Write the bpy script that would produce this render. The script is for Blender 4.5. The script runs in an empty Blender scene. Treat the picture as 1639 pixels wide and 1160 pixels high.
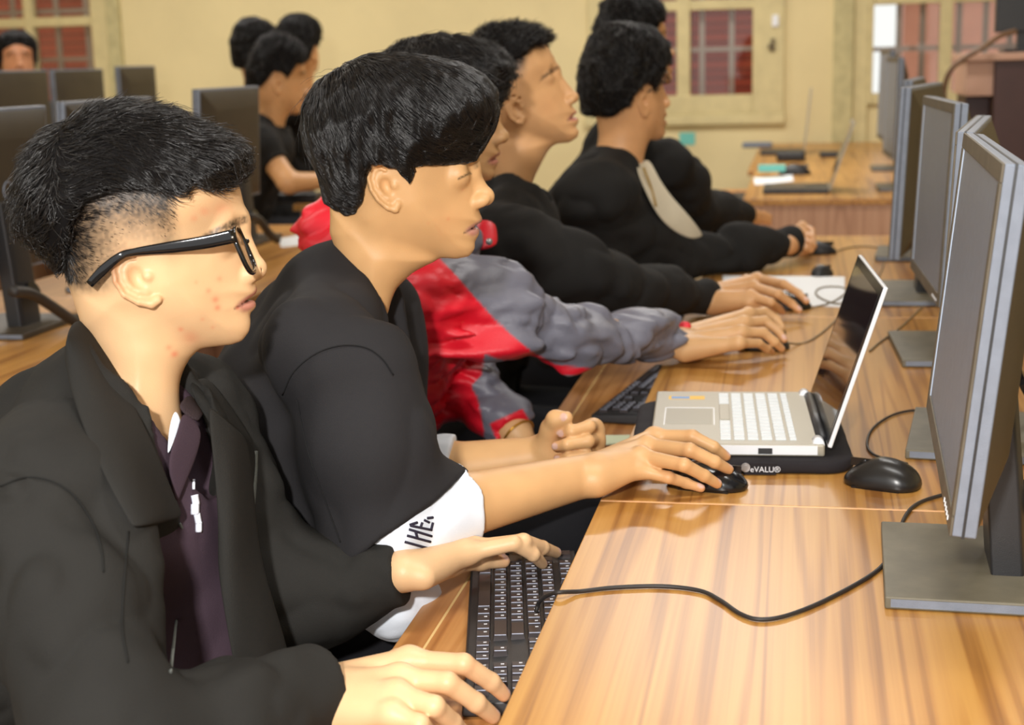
import bpy, bmesh, math, random
import numpy as np
from mathutils import Vector, Matrix
random.seed(7); rng = np.random.default_rng(7)
SC = bpy.context.scene
COL = SC.collection
PI = math.pi
# ---------------------------------------------------------------- camera geometry (1639 x 1160 photograph)
FPX, CX, CY = 2350.0, 819.5, 580.0
_y, _p, _r = math.radians(11.3), math.radians(11.55), math.radians(1.5)
_h = np.array([-math.sin(_y), math.cos(_y), 0.0])
CF = math.cos(_p) * _h - math.sin(_p) * np.array([0, 0, 1.0])
_R0 = np.array([math.cos(_y), math.sin(_y), 0.0]); _U0 = np.cross(_R0, CF)
CR = _R0 * math.cos(_r) - _U0 * math.sin(_r); CU = _U0 * math.cos(_r) + _R0 * math.sin(_r)
CAM = np.array([0.0, 0.0, 1.29])
def ray(px, py): return CF + CR * ((px - CX) / FPX) - CU * ((py - CY) / FPX)
def Wz(px, py, z):
    d = ray(px, py); return CAM + d * ((z - CAM[2]) / d[2])
def Wd(px, py, d): return CAM + ray(px, py) * d
def WY(px, py, Y):
    d = ray(px, py); return CAM + d * (Y / d[1])
def proj(P):
    v = np.asarray(P) - CAM; w = v @ CF
    return CX + FPX * (v @ CR) / w, CY - FPX * (v @ CU) / w, w
def nrm(v): v = np.asarray(v, float); return v / np.linalg.norm(v)
def lin(r, g, b):
    f = lambda c: ((c / 255 + .055) / 1.055) ** 2.4 if c > 10.3 else c / 255 / 12.92
    return (f(r), f(g), f(b), 1.0)
# ---------------------------------------------------------------- object helpers
def link(o, parent=None):
    COL.objects.link(o)
    if parent is not None: o.parent = parent
    return o
def tag(o, label=None, cat=None, group=None, kind=None):
    if label: o['label'] = label
    if cat: o['category'] = cat
    if group: o['group'] = group
    if kind: o['kind'] = kind
    return o
def empty(name, loc=(0, 0, 0), rz=0.0, label=None, cat=None, group=None):
    o = bpy.data.objects.new(name, None); o.empty_display_size = .05
    link(o); o.location = Vector([float(c) for c in loc]); o.rotation_euler = (0, 0, rz)
    return tag(o, label, cat, group)
def mesh_obj(name, bm, mat, parent=None, smooth=False, bevel=0.0):
    bmesh.ops.recalc_face_normals(bm, faces=bm.faces[:])
    me = bpy.data.meshes.new(name); bm.to_mesh(me); bm.free()
    for m in (mat if isinstance(mat, (list, tuple)) else [mat]): me.materials.append(m)
    if smooth: me.polygons.foreach_set('use_smooth', [True] * len(me.polygons))
    o = link(bpy.data.objects.new(name, me), parent)
    if bevel:
        md = o.modifiers.new('bevel', 'BEVEL'); md.width = bevel; md.segments = 2; md.limit_method = 'ANGLE'
        me.polygons.foreach_set('use_smooth', [True] * len(me.polygons))
        md2 = o.modifiers.new('wn', 'WEIGHTED_NORMAL'); md2.keep_sharp = True
    return o
def bx(bm, lo, hi, M=None, mi=0):
    lo, hi = np.minimum(lo, hi), np.maximum(lo, hi)
    vs = [Vector((float(x), float(y), float(z))) for x in (lo[0], hi[0]) for y in (lo[1], hi[1]) for z in (lo[2], hi[2])]
    if M is not None: vs = [M @ v for v in vs]
    v = [bm.verts.new(c) for c in vs]
    for q in ((0, 1, 3, 2), (4, 6, 7, 5), (0, 4, 5, 1), (2, 3, 7, 6), (0, 2, 6, 4), (1, 5, 7, 3)):
        f = bm.faces.new([v[i] for i in q]); f.material_index = mi
    return v
def box(name, lo, hi, mat, parent=None, bevel=0.0, M=None):
    bm = bmesh.new(); bx(bm, lo, hi, M); return mesh_obj(name, bm, mat, parent, bevel=bevel)
def tube(bm, pts, r, n=8, cap=True):
    pts = [np.asarray(p, float) for p in pts]; m = len(pts)
    rs = r if hasattr(r, '__len__') else [r] * m
    t0 = nrm(pts[1] - pts[0]); up = np.array([0, 0, 1.]) if abs(t0[2]) < .9 else np.array([1., 0, 0])
    rings = []
    for i in range(m):
        t = nrm(pts[min(i + 1, m - 1)] - pts[max(i - 1, 0)])
        a = nrm(np.cross(t, up)); up = np.cross(a, t)
        rings.append([bm.verts.new(Vector(pts[i] + rs[i] * (math.cos(2 * PI * k / n) * a + math.sin(2 * PI * k / n) * up))) for k in range(n)])
    for i in range(m - 1):
        for k in range(n):
            bm.faces.new((rings[i][k], rings[i][(k + 1) % n], rings[i + 1][(k + 1) % n], rings[i + 1][k]))
    if cap: bm.faces.new(rings[0][::-1]); bm.faces.new(rings[-1])
def spline(P, n=8):
    P = np.asarray(P, float); Q = np.vstack([2 * P[0] - P[1], P, 2 * P[-1] - P[-2]]); out = []
    for i in range(1, len(Q) - 2):
        for t in np.linspace(0, 1, n, endpoint=False):
            a, b, c, d = Q[i - 1], Q[i], Q[i + 1], Q[i + 2]
            out.append(.5 * (2 * b + (c - a) * t + (2 * a - 5 * b + 4 * c - d) * t * t + (3 * b - a - 3 * c + d) * t ** 3))
    out.append(P[-1]); return np.array(out)
def copy_tree(o, parent=None):
    c = o.copy(); COL.objects.link(c)
    if parent is not None: c.parent = parent
    for ch in list(o.children): copy_tree(ch, c)
    return c
# ---------------------------------------------------------------- materials
def mat(name, color=(.5, .5, .5, 1), rough=.5, spec=.5, metal=0.0, bump=0.0, bscale=200.0, var=0.0, vscale=8.0, sub=0.0):
    m = bpy.data.materials.new(name); m.use_nodes = True
    nt = m.node_tree; b = nt.nodes['Principled BSDF']
    b.inputs['Base Color'].default_value = color; b.inputs['Roughness'].default_value = rough
    b.inputs['Specular IOR Level'].default_value = spec; b.inputs['Metallic'].default_value = metal
    tc = nt.nodes.new('ShaderNodeTexCoord')
    if var:
        n = nt.nodes.new('ShaderNodeTexNoise'); n.inputs['Scale'].default_value = vscale; n.inputs['Detail'].default_value = 6
        nt.links.new(tc.outputs['Object'], n.inputs['Vector'])
        r = nt.nodes.new('ShaderNodeValToRGB'); r.color_ramp.elements[0].position = .3; r.color_ramp.elements[1].position = .7
        r.color_ramp.elements[0].color = tuple(c * (1 - var) for c in color[:3]) + (1,)
        r.color_ramp.elements[1].color = tuple(min(1, c * (1 + var)) for c in color[:3]) + (1,)
        nt.links.new(n.outputs['Fac'], r.inputs['Fac']); nt.links.new(r.outputs['Color'], b.inputs['Base Color'])
    if bump:
        n2 = nt.nodes.new('ShaderNodeTexNoise'); n2.inputs['Scale'].default_value = bscale; n2.inputs['Detail'].default_value = 4
        nt.links.new(tc.outputs['Object'], n2.inputs['Vector'])
        bp = nt.nodes.new('ShaderNodeBump'); bp.inputs['Strength'].default_value = bump; bp.inputs['Distance'].default_value = .002
        nt.links.new(n2.outputs['Fac'], bp.inputs['Height']); nt.links.new(bp.outputs['Normal'], b.inputs['Normal'])
    if sub:
        b.inputs['Subsurface Weight'].default_value = sub; b.inputs['Subsurface Radius'].default_value = (.012, .004, .002); b.inputs['Subsurface Scale'].default_value = 1.0
    return m
def wood(name, c0, c1, c2, rough=.28, axis='Y', scale=1.0):
    m = bpy.data.materials.new(name); m.use_nodes = True; nt = m.node_tree; N = nt.nodes; L = nt.links; b = N['Principled BSDF']
    tc = N.new('ShaderNodeTexCoord'); mp = N.new('ShaderNodeMapping')
    s = {'Y': (16, .34, 16), 'X': (.9, 11, 11), 'Z': (11, 11, .9)}[axis]
    mp.inputs['Scale'].default_value = tuple(v * scale for v in s); L.new(tc.outputs['Object'], mp.inputs['Vector'])
    n1 = N.new('ShaderNodeTexNoise'); n1.inputs['Scale'].default_value = .62; n1.inputs['Detail'].default_value = 2.5; n1.inputs['Distortion'].default_value = .12
    L.new(mp.outputs['Vector'], n1.inputs['Vector'])
    mul = N.new('ShaderNodeMath'); mul.operation = 'MULTIPLY'; mul.inputs[1].default_value = 72.0; L.new(n1.outputs['Fac'], mul.inputs[0])
    sn = N.new('ShaderNodeMath'); sn.operation = 'SINE'; L.new(mul.outputs[0], sn.inputs[0])
    ln = N.new('ShaderNodeMapRange'); ln.inputs[1].default_value = -1.0; ln.inputs[2].default_value = -.1; ln.inputs[3].default_value = -.24; ln.inputs[4].default_value = .04; L.new(sn.outputs[0], ln.inputs[0])
    mp2 = N.new('ShaderNodeMapping'); mp2.inputs['Scale'].default_value = tuple(v * scale * (16 if v > 1 else 5) for v in s); L.new(tc.outputs['Object'], mp2.inputs['Vector'])
    n2 = N.new('ShaderNodeTexNoise'); n2.inputs['Scale'].default_value = 1.0; n2.inputs['Detail'].default_value = 5; L.new(mp2.outputs['Vector'], n2.inputs['Vector'])
    n3 = N.new('ShaderNodeTexNoise'); n3.inputs['Scale'].default_value = 2.6; n3.inputs['Detail'].default_value = 2; L.new(mp.outputs['Vector'], n3.inputs['Vector'])
    ad = N.new('ShaderNodeMath'); ad.operation = 'MULTIPLY_ADD'; ad.inputs[1].default_value = .5; L.new(n2.outputs['Fac'], ad.inputs[0]); L.new(n3.outputs['Fac'], ad.inputs[2])
    a2 = N.new('ShaderNodeMath'); a2.operation = 'MULTIPLY_ADD'; a2.inputs[1].default_value = .75; L.new(ad.outputs[0], a2.inputs[0]); L.new(ln.outputs[0], a2.inputs[2])
    r = N.new('ShaderNodeValToRGB'); e = r.color_ramp.elements; e[0].position = .20; e[0].color = c0; e[1].position = .74; e[1].color = c2
    k = e.new(.48); k.color = c1
    L.new(a2.outputs[0], r.inputs['Fac']); L.new(r.outputs['Color'], b.inputs['Base Color'])
    b.inputs['Roughness'].default_value = rough; b.inputs['Specular IOR Level'].default_value = .5
    bp = N.new('ShaderNodeBump'); bp.inputs['Strength'].default_value = .06; bp.inputs['Distance'].default_value = .001
    L.new(n2.outputs['Fac'], bp.inputs['Height']); L.new(bp.outputs['Normal'], b.inputs['Normal'])
    return m
def attr_mat(name, rough=.5, spec=.4, sub=0.0, bump=0.0, bscale=400.0, sheen=0.0, wr=0.0, wscale=30.0):
    """surface whose own colour comes from the mesh attribute Col (skin tones, lips, panels of a jacket)"""
    m = mat(name, (.5, .5, .5, 1), rough, spec, bump=bump, bscale=bscale, sub=sub)
    nt = m.node_tree; b = nt.nodes['Principled BSDF']
    a = nt.nodes.new('ShaderNodeAttribute'); a.attribute_name = 'Col'
    nt.links.new(a.outputs['Color'], b.inputs['Base Color'])
    if sheen: b.inputs['Sheen Weight'].default_value = sheen
    return m
# ---------------------------------------------------------------- signed distance modelling
def _hash(ix, iy, iz):
    h = (ix * 374761393 + iy * 668265263 + iz * 2147483647) & 0xffffffff
    h = ((h ^ (h >> 13)) * 1274126177) & 0xffffffff
    return ((h ^ (h >> 16)) & 0xffff) / 32767.5 - 1.0
def noise3(P, s):
    Q = P * s; I = np.floor(Q).astype(np.int64); f = Q - I; u = f * f * (3 - 2 * f); out = 0.0
    for a in (0, 1):
        for b in (0, 1):
            for c in (0, 1):
                w = (u[:, 0] if a else 1 - u[:, 0]) * (u[:, 1] if b else 1 - u[:, 1]) * (u[:, 2] if c else 1 - u[:, 2])
                out = out + w * _hash(I[:, 0] + a, I[:, 1] + b, I[:, 2] + c)
    return out
def s_ball(c, r): c = np.asarray(c); return lambda P: np.sqrt(((P - c) ** 2).sum(1)) - r
def s_cone(a, b, r1, r2):
    a = np.asarray(a, float); b = np.asarray(b, float); ba = b - a; l2 = max(ba @ ba, 1e-12); rr = r1 - r2
    a2 = l2 - rr * rr; il2 = 1 / l2
    def f(P):
        pa = P - a; y = pa @ ba; z = y - l2
        x2 = ((pa * l2 - y[:, None] * ba) ** 2).sum(1); y2 = y * y * l2; z2 = z * z * l2
        k = np.sign(rr) * rr * rr * x2
        d = (np.sqrt(np.maximum(x2 * max(a2, 0) * il2, 0)) + y * rr) * il2 - r1
        m1 = np.sign(z) * a2 * z2 > k; m2 = np.sign(y) * a2 * y2 < k
        d = np.where(m1, np.sqrt(x2 + z2) * il2 - r2, np.where(m2, np.sqrt(x2 + y2) * il2 - r1, d))
        return d
    return f
def s_ell(c, rad, ax=None):
    c = np.asarray(c, float); rad = np.asarray(rad, float); ax = np.eye(3) if ax is None else np.asarray(ax)
    def f(P):
        q = (P - c) @ ax.T; k0 = np.sqrt(((q / rad) ** 2).sum(1)) + 1e-9; k1 = np.sqrt(((q / rad ** 2) ** 2).sum(1)) + 1e-9
        return k0 * (k0 - 1) / k1
    return f
def s_box(c, half, ax=None, r=0.0):
    c = np.asarray(c, float); half = np.asarray(half, float) - r; ax = np.eye(3) if ax is None else np.asarray(ax)
    def f(P):
        q = np.abs((P - c) @ ax.T) - half
        return np.sqrt((np.maximum(q, 0) ** 2).sum(1)) + np.minimum(q.max(1), 0) - r
    return f
def poly_sd(poly, X, Z):
    P = np.asarray(poly, float); d = np.full(X.shape, 1e9); s = np.ones(X.shape); n = len(P)
    for i in range(n):
        a, b = P[i], P[i - 1]; e = b - a; wx = X - a[0]; wz = Z - a[1]
        t = np.clip((wx * e[0] + wz * e[1]) / max(e @ e, 1e-12), 0, 1)
        d = np.minimum(d, (wx - e[0] * t) ** 2 + (wz - e[1] * t) ** 2)
        c1 = Z >= a[1]; c2 = Z < b[1]; c3 = e[0] * wz > e[1] * wx
        fl = (c1 & c2 & c3) | (~c1 & ~c2 & ~c3); s = np.where(fl, -s, s)
    return s * np.sqrt(d)
class Map2:
    def __init__(self, poly, blur=0, pad=.05, h=.0015):
        P = np.asarray(poly, float); self.lo = P.min(0) - pad; self.h = h
        nx, nz = (np.ceil((P.max(0) + pad - self.lo) / h)).astype(int) + 1
        X, Z = np.meshgrid(self.lo[0] + h * np.arange(nx), self.lo[1] + h * np.arange(nz), indexing='ij')
        g = poly_sd(poly, X, Z)
        for _ in range(blur):
            g[1:-1] = .25 * g[:-2] + .5 * g[1:-1] + .25 * g[2:]; g[:, 1:-1] = .25 * g[:, :-2] + .5 * g[:, 1:-1] + .25 * g[:, 2:]
        self.g = g
    def __call__(self, x, z):
        u = np.clip((x - self.lo[0]) / self.h, 0, self.g.shape[0] - 1.001); v = np.clip((z - self.lo[1]) / self.h, 0, self.g.shape[1] - 1.001)
        i = u.astype(int); j = v.astype(int); u = u - i; v = v - j; g = self.g
        return (1 - u) * (1 - v) * g[i, j] + u * (1 - v) * g[i + 1, j] + (1 - u) * v * g[i, j + 1] + u * v * g[i + 1, j + 1]
class Field:
    def __init__(self): self.ops = []; self.disp = None; self.amp = 0.0
    def add(self, fn, c, rad, k=0.0, mode='+'): self.ops.append((fn, np.asarray(c, float), rad, k, mode)); return self
    def ball(self, c, r, k=.01, mode='+'): return self.add(s_ball(c, r), c, r, k, mode)
    def cone(self, a, b, r1, r2, k=.01, mode='+'):
        a = np.asarray(a, float); b = np.asarray(b, float)
        if np.linalg.norm(b - a) <= abs(r1 - r2) + 1e-5: return self.ball(a if r1 > r2 else b, max(r1, r2), k, mode)
        return self.add(s_cone(a, b, r1, r2), (a + b) / 2, np.linalg.norm(b - a) / 2 + max(r1, r2), k, mode)
    def chain(self, pts, rs, k=.01, mode='+'):
        if not hasattr(rs, '__len__'): rs = [rs] * len(pts)
        for i in range(len(pts) - 1): self.cone(pts[i], pts[i + 1], rs[i], rs[i + 1], k, mode)
        return self
    def ell(self, c, rad, ax=None, k=.01, mode='+'): return self.add(s_ell(c, rad, ax), c, max(rad), k, mode)
    def box(self, c, half, ax=None, r=0.0, k=.01, mode='+'): return self.add(s_box(c, half, ax, r), c, float(np.linalg.norm(half)), k, mode)
    def sub(self, other, rad, c, k=.01, mode='+', off=0.0): return self.add(lambda P: other(P) - off, c, rad, k, mode)
    def __call__(self, P, bc=None, br=1e9):
        d = np.full(len(P), 1.0)
        for fn, c, rad, k, mode in self.ops:
            if bc is not None and mode != '&' and np.linalg.norm(bc - c) - rad - br > k + .012: continue
            v = fn(P)
            if mode == '+':
                if k > 0:
                    h = np.clip(.5 + .5 * (v - d) / k, 0, 1); d = v * (1 - h) + d * h - k * h * (1 - h)
                else: d = np.minimum(d, v)
            else:
                w = -v if mode == '-' else v
                if k > 0:
                    h = np.clip(.5 - .5 * (w - d) / k, 0, 1); d = w * (1 - h) + d * h + k * h * (1 - h)
                else: d = np.maximum(d, w)
        if self.disp is not None: d = d + self.disp(P)
        return d
    def bounds(self):
        lo = np.full(3, 1e9); hi = -lo
        for fn, c, rad, k, mode in self.ops:
            if mode == '+': lo = np.minimum(lo, c - rad); hi = np.maximum(hi, c + rad)
        return lo - .01, hi + .01
def field_mesh(F, vox, lo=None, hi=None):
    import openvdb
    b0, b1 = F.bounds(); lo = b0 if lo is None else np.maximum(b0, lo); hi = b1 if hi is None else np.minimum(b1, hi)
    B = 16; nb = np.ceil((hi - lo) / (vox * B)).astype(int) + 1
    ii = np.stack(np.meshgrid(*[np.arange(n) for n in nb], indexing='ij'), -1).reshape(-1, 3)
    cen = lo + (ii * B + B / 2 - .5) * vox
    half = B / 2 * vox * 1.7321
    dc = np.concatenate([F(c) for c in np.array_split(cen, max(1, len(cen) // 20000))])
    bg = 3 * vox
    g = openvdb.FloatGrid(bg)
    off = np.stack(np.meshgrid(*[np.arange(B)] * 3, indexing='ij'), -1).reshape(-1, 3) * vox
    for k in range(len(cen)):
        i = tuple(int(v) * B for v in ii[k])
        if dc[k] > half * 1.6 + F.amp + 2 * vox: continue
        if dc[k] < -(half * 1.6 + F.amp + 2 * vox):
            g.fill(i, tuple(v + B - 1 for v in i), -bg, True); continue
        P = lo + ii[k] * B * vox + off
        d = np.clip(F(P, cen[k], half), -bg, bg)
        g.copyFromArray(np.ascontiguousarray(d.reshape(B, B, B).astype(np.float32)), ijk=i)
    pts, quads = g.convertToQuads(0.0)
    return np.asarray(pts, float) * vox + lo, np.asarray(quads)[:, ::-1]
def np_obj(name, V, Q, mats, parent=None, col=None, smooth=True):
    me = bpy.data.meshes.new(name); me.vertices.add(len(V)); me.vertices.foreach_set('co', np.ascontiguousarray(V, np.float32).ravel())
    n = len(Q); me.loops.add(n * 4); me.loops.foreach_set('vertex_index', np.ascontiguousarray(Q, np.int32).ravel())
    me.polygons.add(n); me.polygons.foreach_set('loop_start', np.arange(0, 4 * n, 4, dtype=np.int32))
    me.polygons.foreach_set('use_smooth', np.ones(n, bool))
    me.update(calc_edges=True); me.validate()
    for m in (mats if isinstance(mats, (list, tuple)) else [mats]): me.materials.append(m)
    if col is not None:
        a = me.attributes.new('Col', 'FLOAT_COLOR', 'POINT'); c = np.ones((len(V), 4), np.float32); c[:, :3] = col
        a.data.foreach_set('color', c.ravel())
    return link(bpy.data.objects.new(name, me), parent)
VQ = 1.0   # voxel size multiplier
def field_obj(name, F, vox, mats, parent=None, colf=None, lo=None, hi=None):
    V, Q = field_mesh(F, vox * VQ, lo, hi)
    base = np.array(parent.matrix_world.translation) if parent is not None and parent.parent is None else np.zeros(3)
    if parent is not None:
        p = parent; base = np.zeros(3)
        while p is not None: base = base + np.array(p.location); p = p.parent
    return np_obj(name, V - base, Q, mats, parent, None if colf is None else colf(V))
def hit(F, px, py, d0=.9, d1=6.0, lift=0.0):
    """first surface of F along the sight line through a pixel, lifted towards the camera"""
    D = ray(px, py); L = np.linalg.norm(D); t = d0
    for _ in range(160):
        v = float(F((CAM + D * t)[None])[0])
        if v < .0004: break
        t += max(v, .0006) / L * .7
        if t > d1: return None
    return CAM + D * (t - lift / L)
def base_of(parent):
    b = np.zeros(3); p = parent
    while p is not None: b = b + np.array(p.location); p = p.parent
    return b
def world_child(name, bm, m, parent, smooth=True, bevel=0.0):
    b = base_of(parent)
    for v in bm.verts: v.co -= Vector(b)
    return mesh_obj(name, bm, m, parent, smooth=smooth, bevel=bevel)
def sheet(name, grid, m, parent, thick=.004, sub=2):
    """cloth piece from a grid of world points, with a real thickness"""
    bm = bmesh.new(); V = [[bm.verts.new(Vector([float(x) for x in p])) for p in row] for row in grid]
    for i in range(len(V) - 1):
        for j in range(len(V[0]) - 1): bm.faces.new((V[i][j], V[i][j + 1], V[i + 1][j + 1], V[i + 1][j]))
    o = world_child(name, bm, m, parent)
    s = o.modifiers.new('s', 'SOLIDIFY'); s.thickness = thick; s.offset = 0
    u = o.modifiers.new('u', 'SUBSURF'); u.levels = sub; u.render_levels = sub
    return o
# ================================================================ materials of the place
M_wall = mat('wall_paint', lin(228, 212, 164), .8, .2, bump=.25, bscale=60, var=.05, vscale=2.5)
M_ceil = mat('ceiling_paint', lin(235, 232, 220), .9, .2, var=.03)
M_floor = mat('floor_tile', lin(150, 128, 100), .45, .4, var=.12, vscale=5)
M_frame = mat('window_paint', lin(214, 200, 152), .6, .3, var=.08, vscale=12, bump=.1, bscale=80)
M_framegreen = mat('aged_window_paint', lin(196, 186, 140), .7, .3, var=.14, vscale=16)
M_bar = mat('grille_metal', lin(190, 172, 158), .6, .3)
M_latch = mat('latch_metal', lin(95, 78, 45), .4, .5)
M_white = mat('paper_white', lin(236, 238, 240), .7, .3)
M_cyan = mat('cyan_paper', lin(120, 200, 190), .7, .2)
M_card = mat('pale_card', lin(215, 222, 190), .6, .3)
W1 = wood('desk_laminate', lin(140, 92, 44), lin(178, 126, 62), lin(194, 144, 76), .3, 'Y')
W2 = wood('tray_laminate', lin(160, 104, 56), lin(186, 128, 72), lin(200, 144, 86), .35, 'Y')
W3 = wood('end_panel_laminate', lin(160, 116, 88), lin(180, 136, 106), lin(190, 148, 118), .4, 'Z')
M_edge = mat('edge_banding', lin(240, 190, 140), .4, .4)
M_dust = mat('dust_line', lin(226, 190, 130), .9, .1)
M_plastic = mat('black_plastic', lin(34, 34, 36), .42, .5, bump=.15, bscale=900)
M_gloss = mat('glossy_black_plastic', lin(20, 20, 22), .18, .55)
M_grey = mat('grey_bezel_plastic', lin(118, 126, 140), .38, .5, bump=.35, bscale=1400, var=.08, vscale=60)
M_bezel = mat('dusty_front_bezel', lin(96, 88, 74), .55, .4, bump=.3, bscale=1200, var=.15, vscale=30)
M_back = mat('monitor_back_plastic', lin(72, 62, 46), .5, .4, bump=.2, bscale=900, var=.08, vscale=20)
M_screen = mat('dusty_screen', lin(176, 152, 112), .5, .12, var=.36, vscale=16)
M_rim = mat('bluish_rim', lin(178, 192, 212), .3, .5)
M_base = mat('dusty_stand_plastic', lin(104, 98, 82), .5, .45, var=.2, vscale=22, bump=.1, bscale=700)
M_cable = mat('cable_rubber', lin(44, 40, 38), .5, .4)
M_cablegrey = mat('cable_grey', lin(120, 104, 78), .5, .4)
M_key = mat('keycap_black', lin(52, 45, 46), .35, .5)
M_keyshine = mat('keycap_shine', lin(190, 200, 225), .3, .5)
M_legend = mat('key_legend_white', lin(220, 222, 228), .5, .3)
M_silver = mat('laptop_silver', lin(160, 153, 137), .35, .5, metal=.15, bump=.05, bscale=1500)
M_silverw = mat('laptop_bright_edge', lin(232, 234, 238), .3, .5)
M_keywhite = mat('keycap_white', lin(216, 221, 224), .5, .3)
M_lcd = mat('laptop_glossy_screen', lin(40, 30, 34), .06, .6)
M_chrome = mat('worn_chrome', lin(170, 170, 172), .3, .6, metal=.7)
M_neo = mat('neoprene', lin(36, 33, 36), .8, .25, bump=.4, bscale=1500)
M_yellow = mat('sticker_yellow', lin(226, 180, 60), .5, .3)
M_blue = mat('sticker_blue', lin(110, 150, 200), .5, .3)
M_cab = mat('cabinet_dark_veneer', lin(70, 44, 40), .45, .4, var=.15, vscale=6)
M_cablip = mat('cabinet_light_edge', lin(190, 150, 128), .5, .4)
M_stool = mat('stool_plastic', lin(70, 90, 140), .5, .4)
def glass_mat():
    m = bpy.data.materials.new('window_glass'); m.use_nodes = True; nt = m.node_tree; nt.nodes.clear()
    o = nt.nodes.new('ShaderNodeOutputMaterial'); t = nt.nodes.new('ShaderNodeBsdfTransparent'); g = nt.nodes.new('ShaderNodeBsdfGlossy')
    t.inputs['Color'].default_value = (.94, .95, .94, 1); g.inputs['Roughness'].default_value = .03
    fr = nt.nodes.new('ShaderNodeFresnel'); fr.inputs['IOR'].default_value = 1.5; mx = nt.nodes.new('ShaderNodeMixShader')
    nt.links.new(fr.outputs[0], mx.inputs[0]); nt.links.new(t.outputs[0], mx.inputs[1]); nt.links.new(g.outputs[0], mx.inputs[2]); nt.links.new(mx.outputs[0], o.inputs[0])
    return m
M_glass = glass_mat()
def tile_mat():
    m = mat('red_brick_outside', lin(150, 70, 55), .8, .2); nt = m.node_tree; b = nt.nodes['Principled BSDF']
    tc = nt.nodes.new('ShaderNodeTexCoord'); mp = nt.nodes.new('ShaderNodeMapping'); mp.inputs['Rotation'].default_value = (PI / 2, 0, 0)
    br = nt.nodes.new('ShaderNodeTexBrick'); br.inputs['Scale'].default_value = 3.0
    br.inputs['Color1'].default_value = lin(176, 82, 60); br.inputs['Color2'].default_value = lin(150, 68, 52); br.inputs['Mortar'].default_value = lin(100, 54, 46)
    br.inputs['Mortar Size'].default_value = .02; br.inputs['Row Height'].default_value = .2; br.inputs['Brick Width'].default_value = 1.6
    nt.links.new(tc.outputs['Object'], mp.inputs['Vector']); nt.links.new(mp.outputs['Vector'], br.inputs['Vector']); nt.links.new(br.outputs['Color'], b.inputs['Base Color'])
    return m
M_tile = tile_mat()
# ================================================================ room shell
XL, XR, YB, YF, ZC = -6.6, 3.6, 9.7, -3.0, 3.3
def struct(o): o['kind'] = 'structure'; return o
struct(box('floor', (XL, YF, -.1), (XR, YB + .25, 0), M_floor))
struct(box('ceiling', (XL, YF, ZC), (XR, YB + .25, ZC + .1), M_ceil))
struct(box('wall_left', (XL - .2, YF, 0), (XL, YB + .25, ZC), M_wall))
struct(box('wall_right', (XR, YF, 0), (XR + .2, YB + .25, ZC), M_wall))
def xw(px, py=60): return float(WY(px, py, YB)[0])
def zw(px, py): return float(WY(px, py, YB)[2])
Z0, Z1 = .93, 2.35
holes = [(xw(-110), xw(176), Z0, Z1), (xw(942), xw(1256), Z0, Z1), (xw(1390), xw(1700), .97, Z1)]
bm = bmesh.new(); xs = [XL] + [v for h in holes for v in h[:2]] + [XR]
for i in range(0, len(xs), 2): bx(bm, (xs[i], YB, 0), (xs[i + 1], YB + .22, ZC))
for x0, x1, z0, z1 in holes:
    bx(bm, (x0, YB, 0), (x1, YB + .22, z0)); bx(bm, (x0, YB, z1), (x1, YB + .22, ZC))
struct(mesh_obj('wall_back', bm, M_wall))
def window(name, x0, x1, z0, z1, fw, mull, rails, mw, grille_x, grille_z, m=M_frame):
    bm = bmesh.new(); y0, y1 = YB - .035, YB + .07
    bx(bm, (x0, y0, z0), (x0 + fw[0], y1, z1)); bx(bm, (x1 - fw[1], y0, z0), (x1, y1, z1))
    bx(bm, (x0 + fw[0], y0 + .004, z0), (x1 - fw[1], y1 - .002, z0 + fw[2])); bx(bm, (x0 + fw[0], y0 + .004, z1 - .1), (x1 - fw[1], y1 - .002, z1))
    for c in mull: bx(bm, (c - mw / 2, y0 + .012, z0), (c + mw / 2, y1, z1))
    for c in rails: bx(bm, (x0, y0 + .018, c - .032), (x1, y1, c + .032))
    w = mesh_obj(name, bm, m, bevel=.006); w['kind'] = 'structure'
    bm = bmesh.new()
    for gx in grille_x: bx(bm, (gx - .018, YB + .1, z0), (gx + .018, YB + .112, z1))
    for gz in grille_z: bx(bm, (x0, YB + .098, gz - .014), (x1, YB + .114, gz + .014))
    mesh_obj('grille', bm, M_bar, w)
    box('glass_pane', (x0 + .02, YB + .03, z0 + .03), (x1 - .02, YB + .034, z1 - .05), M_glass, w)
    return w
h = holes[0]
w1 = window('window_1', h[0], h[1], Z0, Z1, (.07, .12, .08), [xw(49)], [zw(90, 35)], .06, [xw(82), xw(12), xw(130)], [zw(60, 18), zw(60, 96)])
h = holes[1]
w2 = window('window_2', h[0], h[1], Z0, Z1, (.2, .2, .12), [xw(1094)], [zw(1094, 9)], .085, [xw(1012), xw(1050), xw(1122), xw(1170)], [zw(1094, 80), zw(1094, -60)])
h = holes[2]
w3 = window('window_3', h[0], h[1], .97, Z1, (.03, .1, .07), [xw(1514)], [zw(1500, -4)], .075, [xw(1478), xw(1440), xw(1537), xw(1580), xw(1620)], [zw(1514, 76)])
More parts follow.
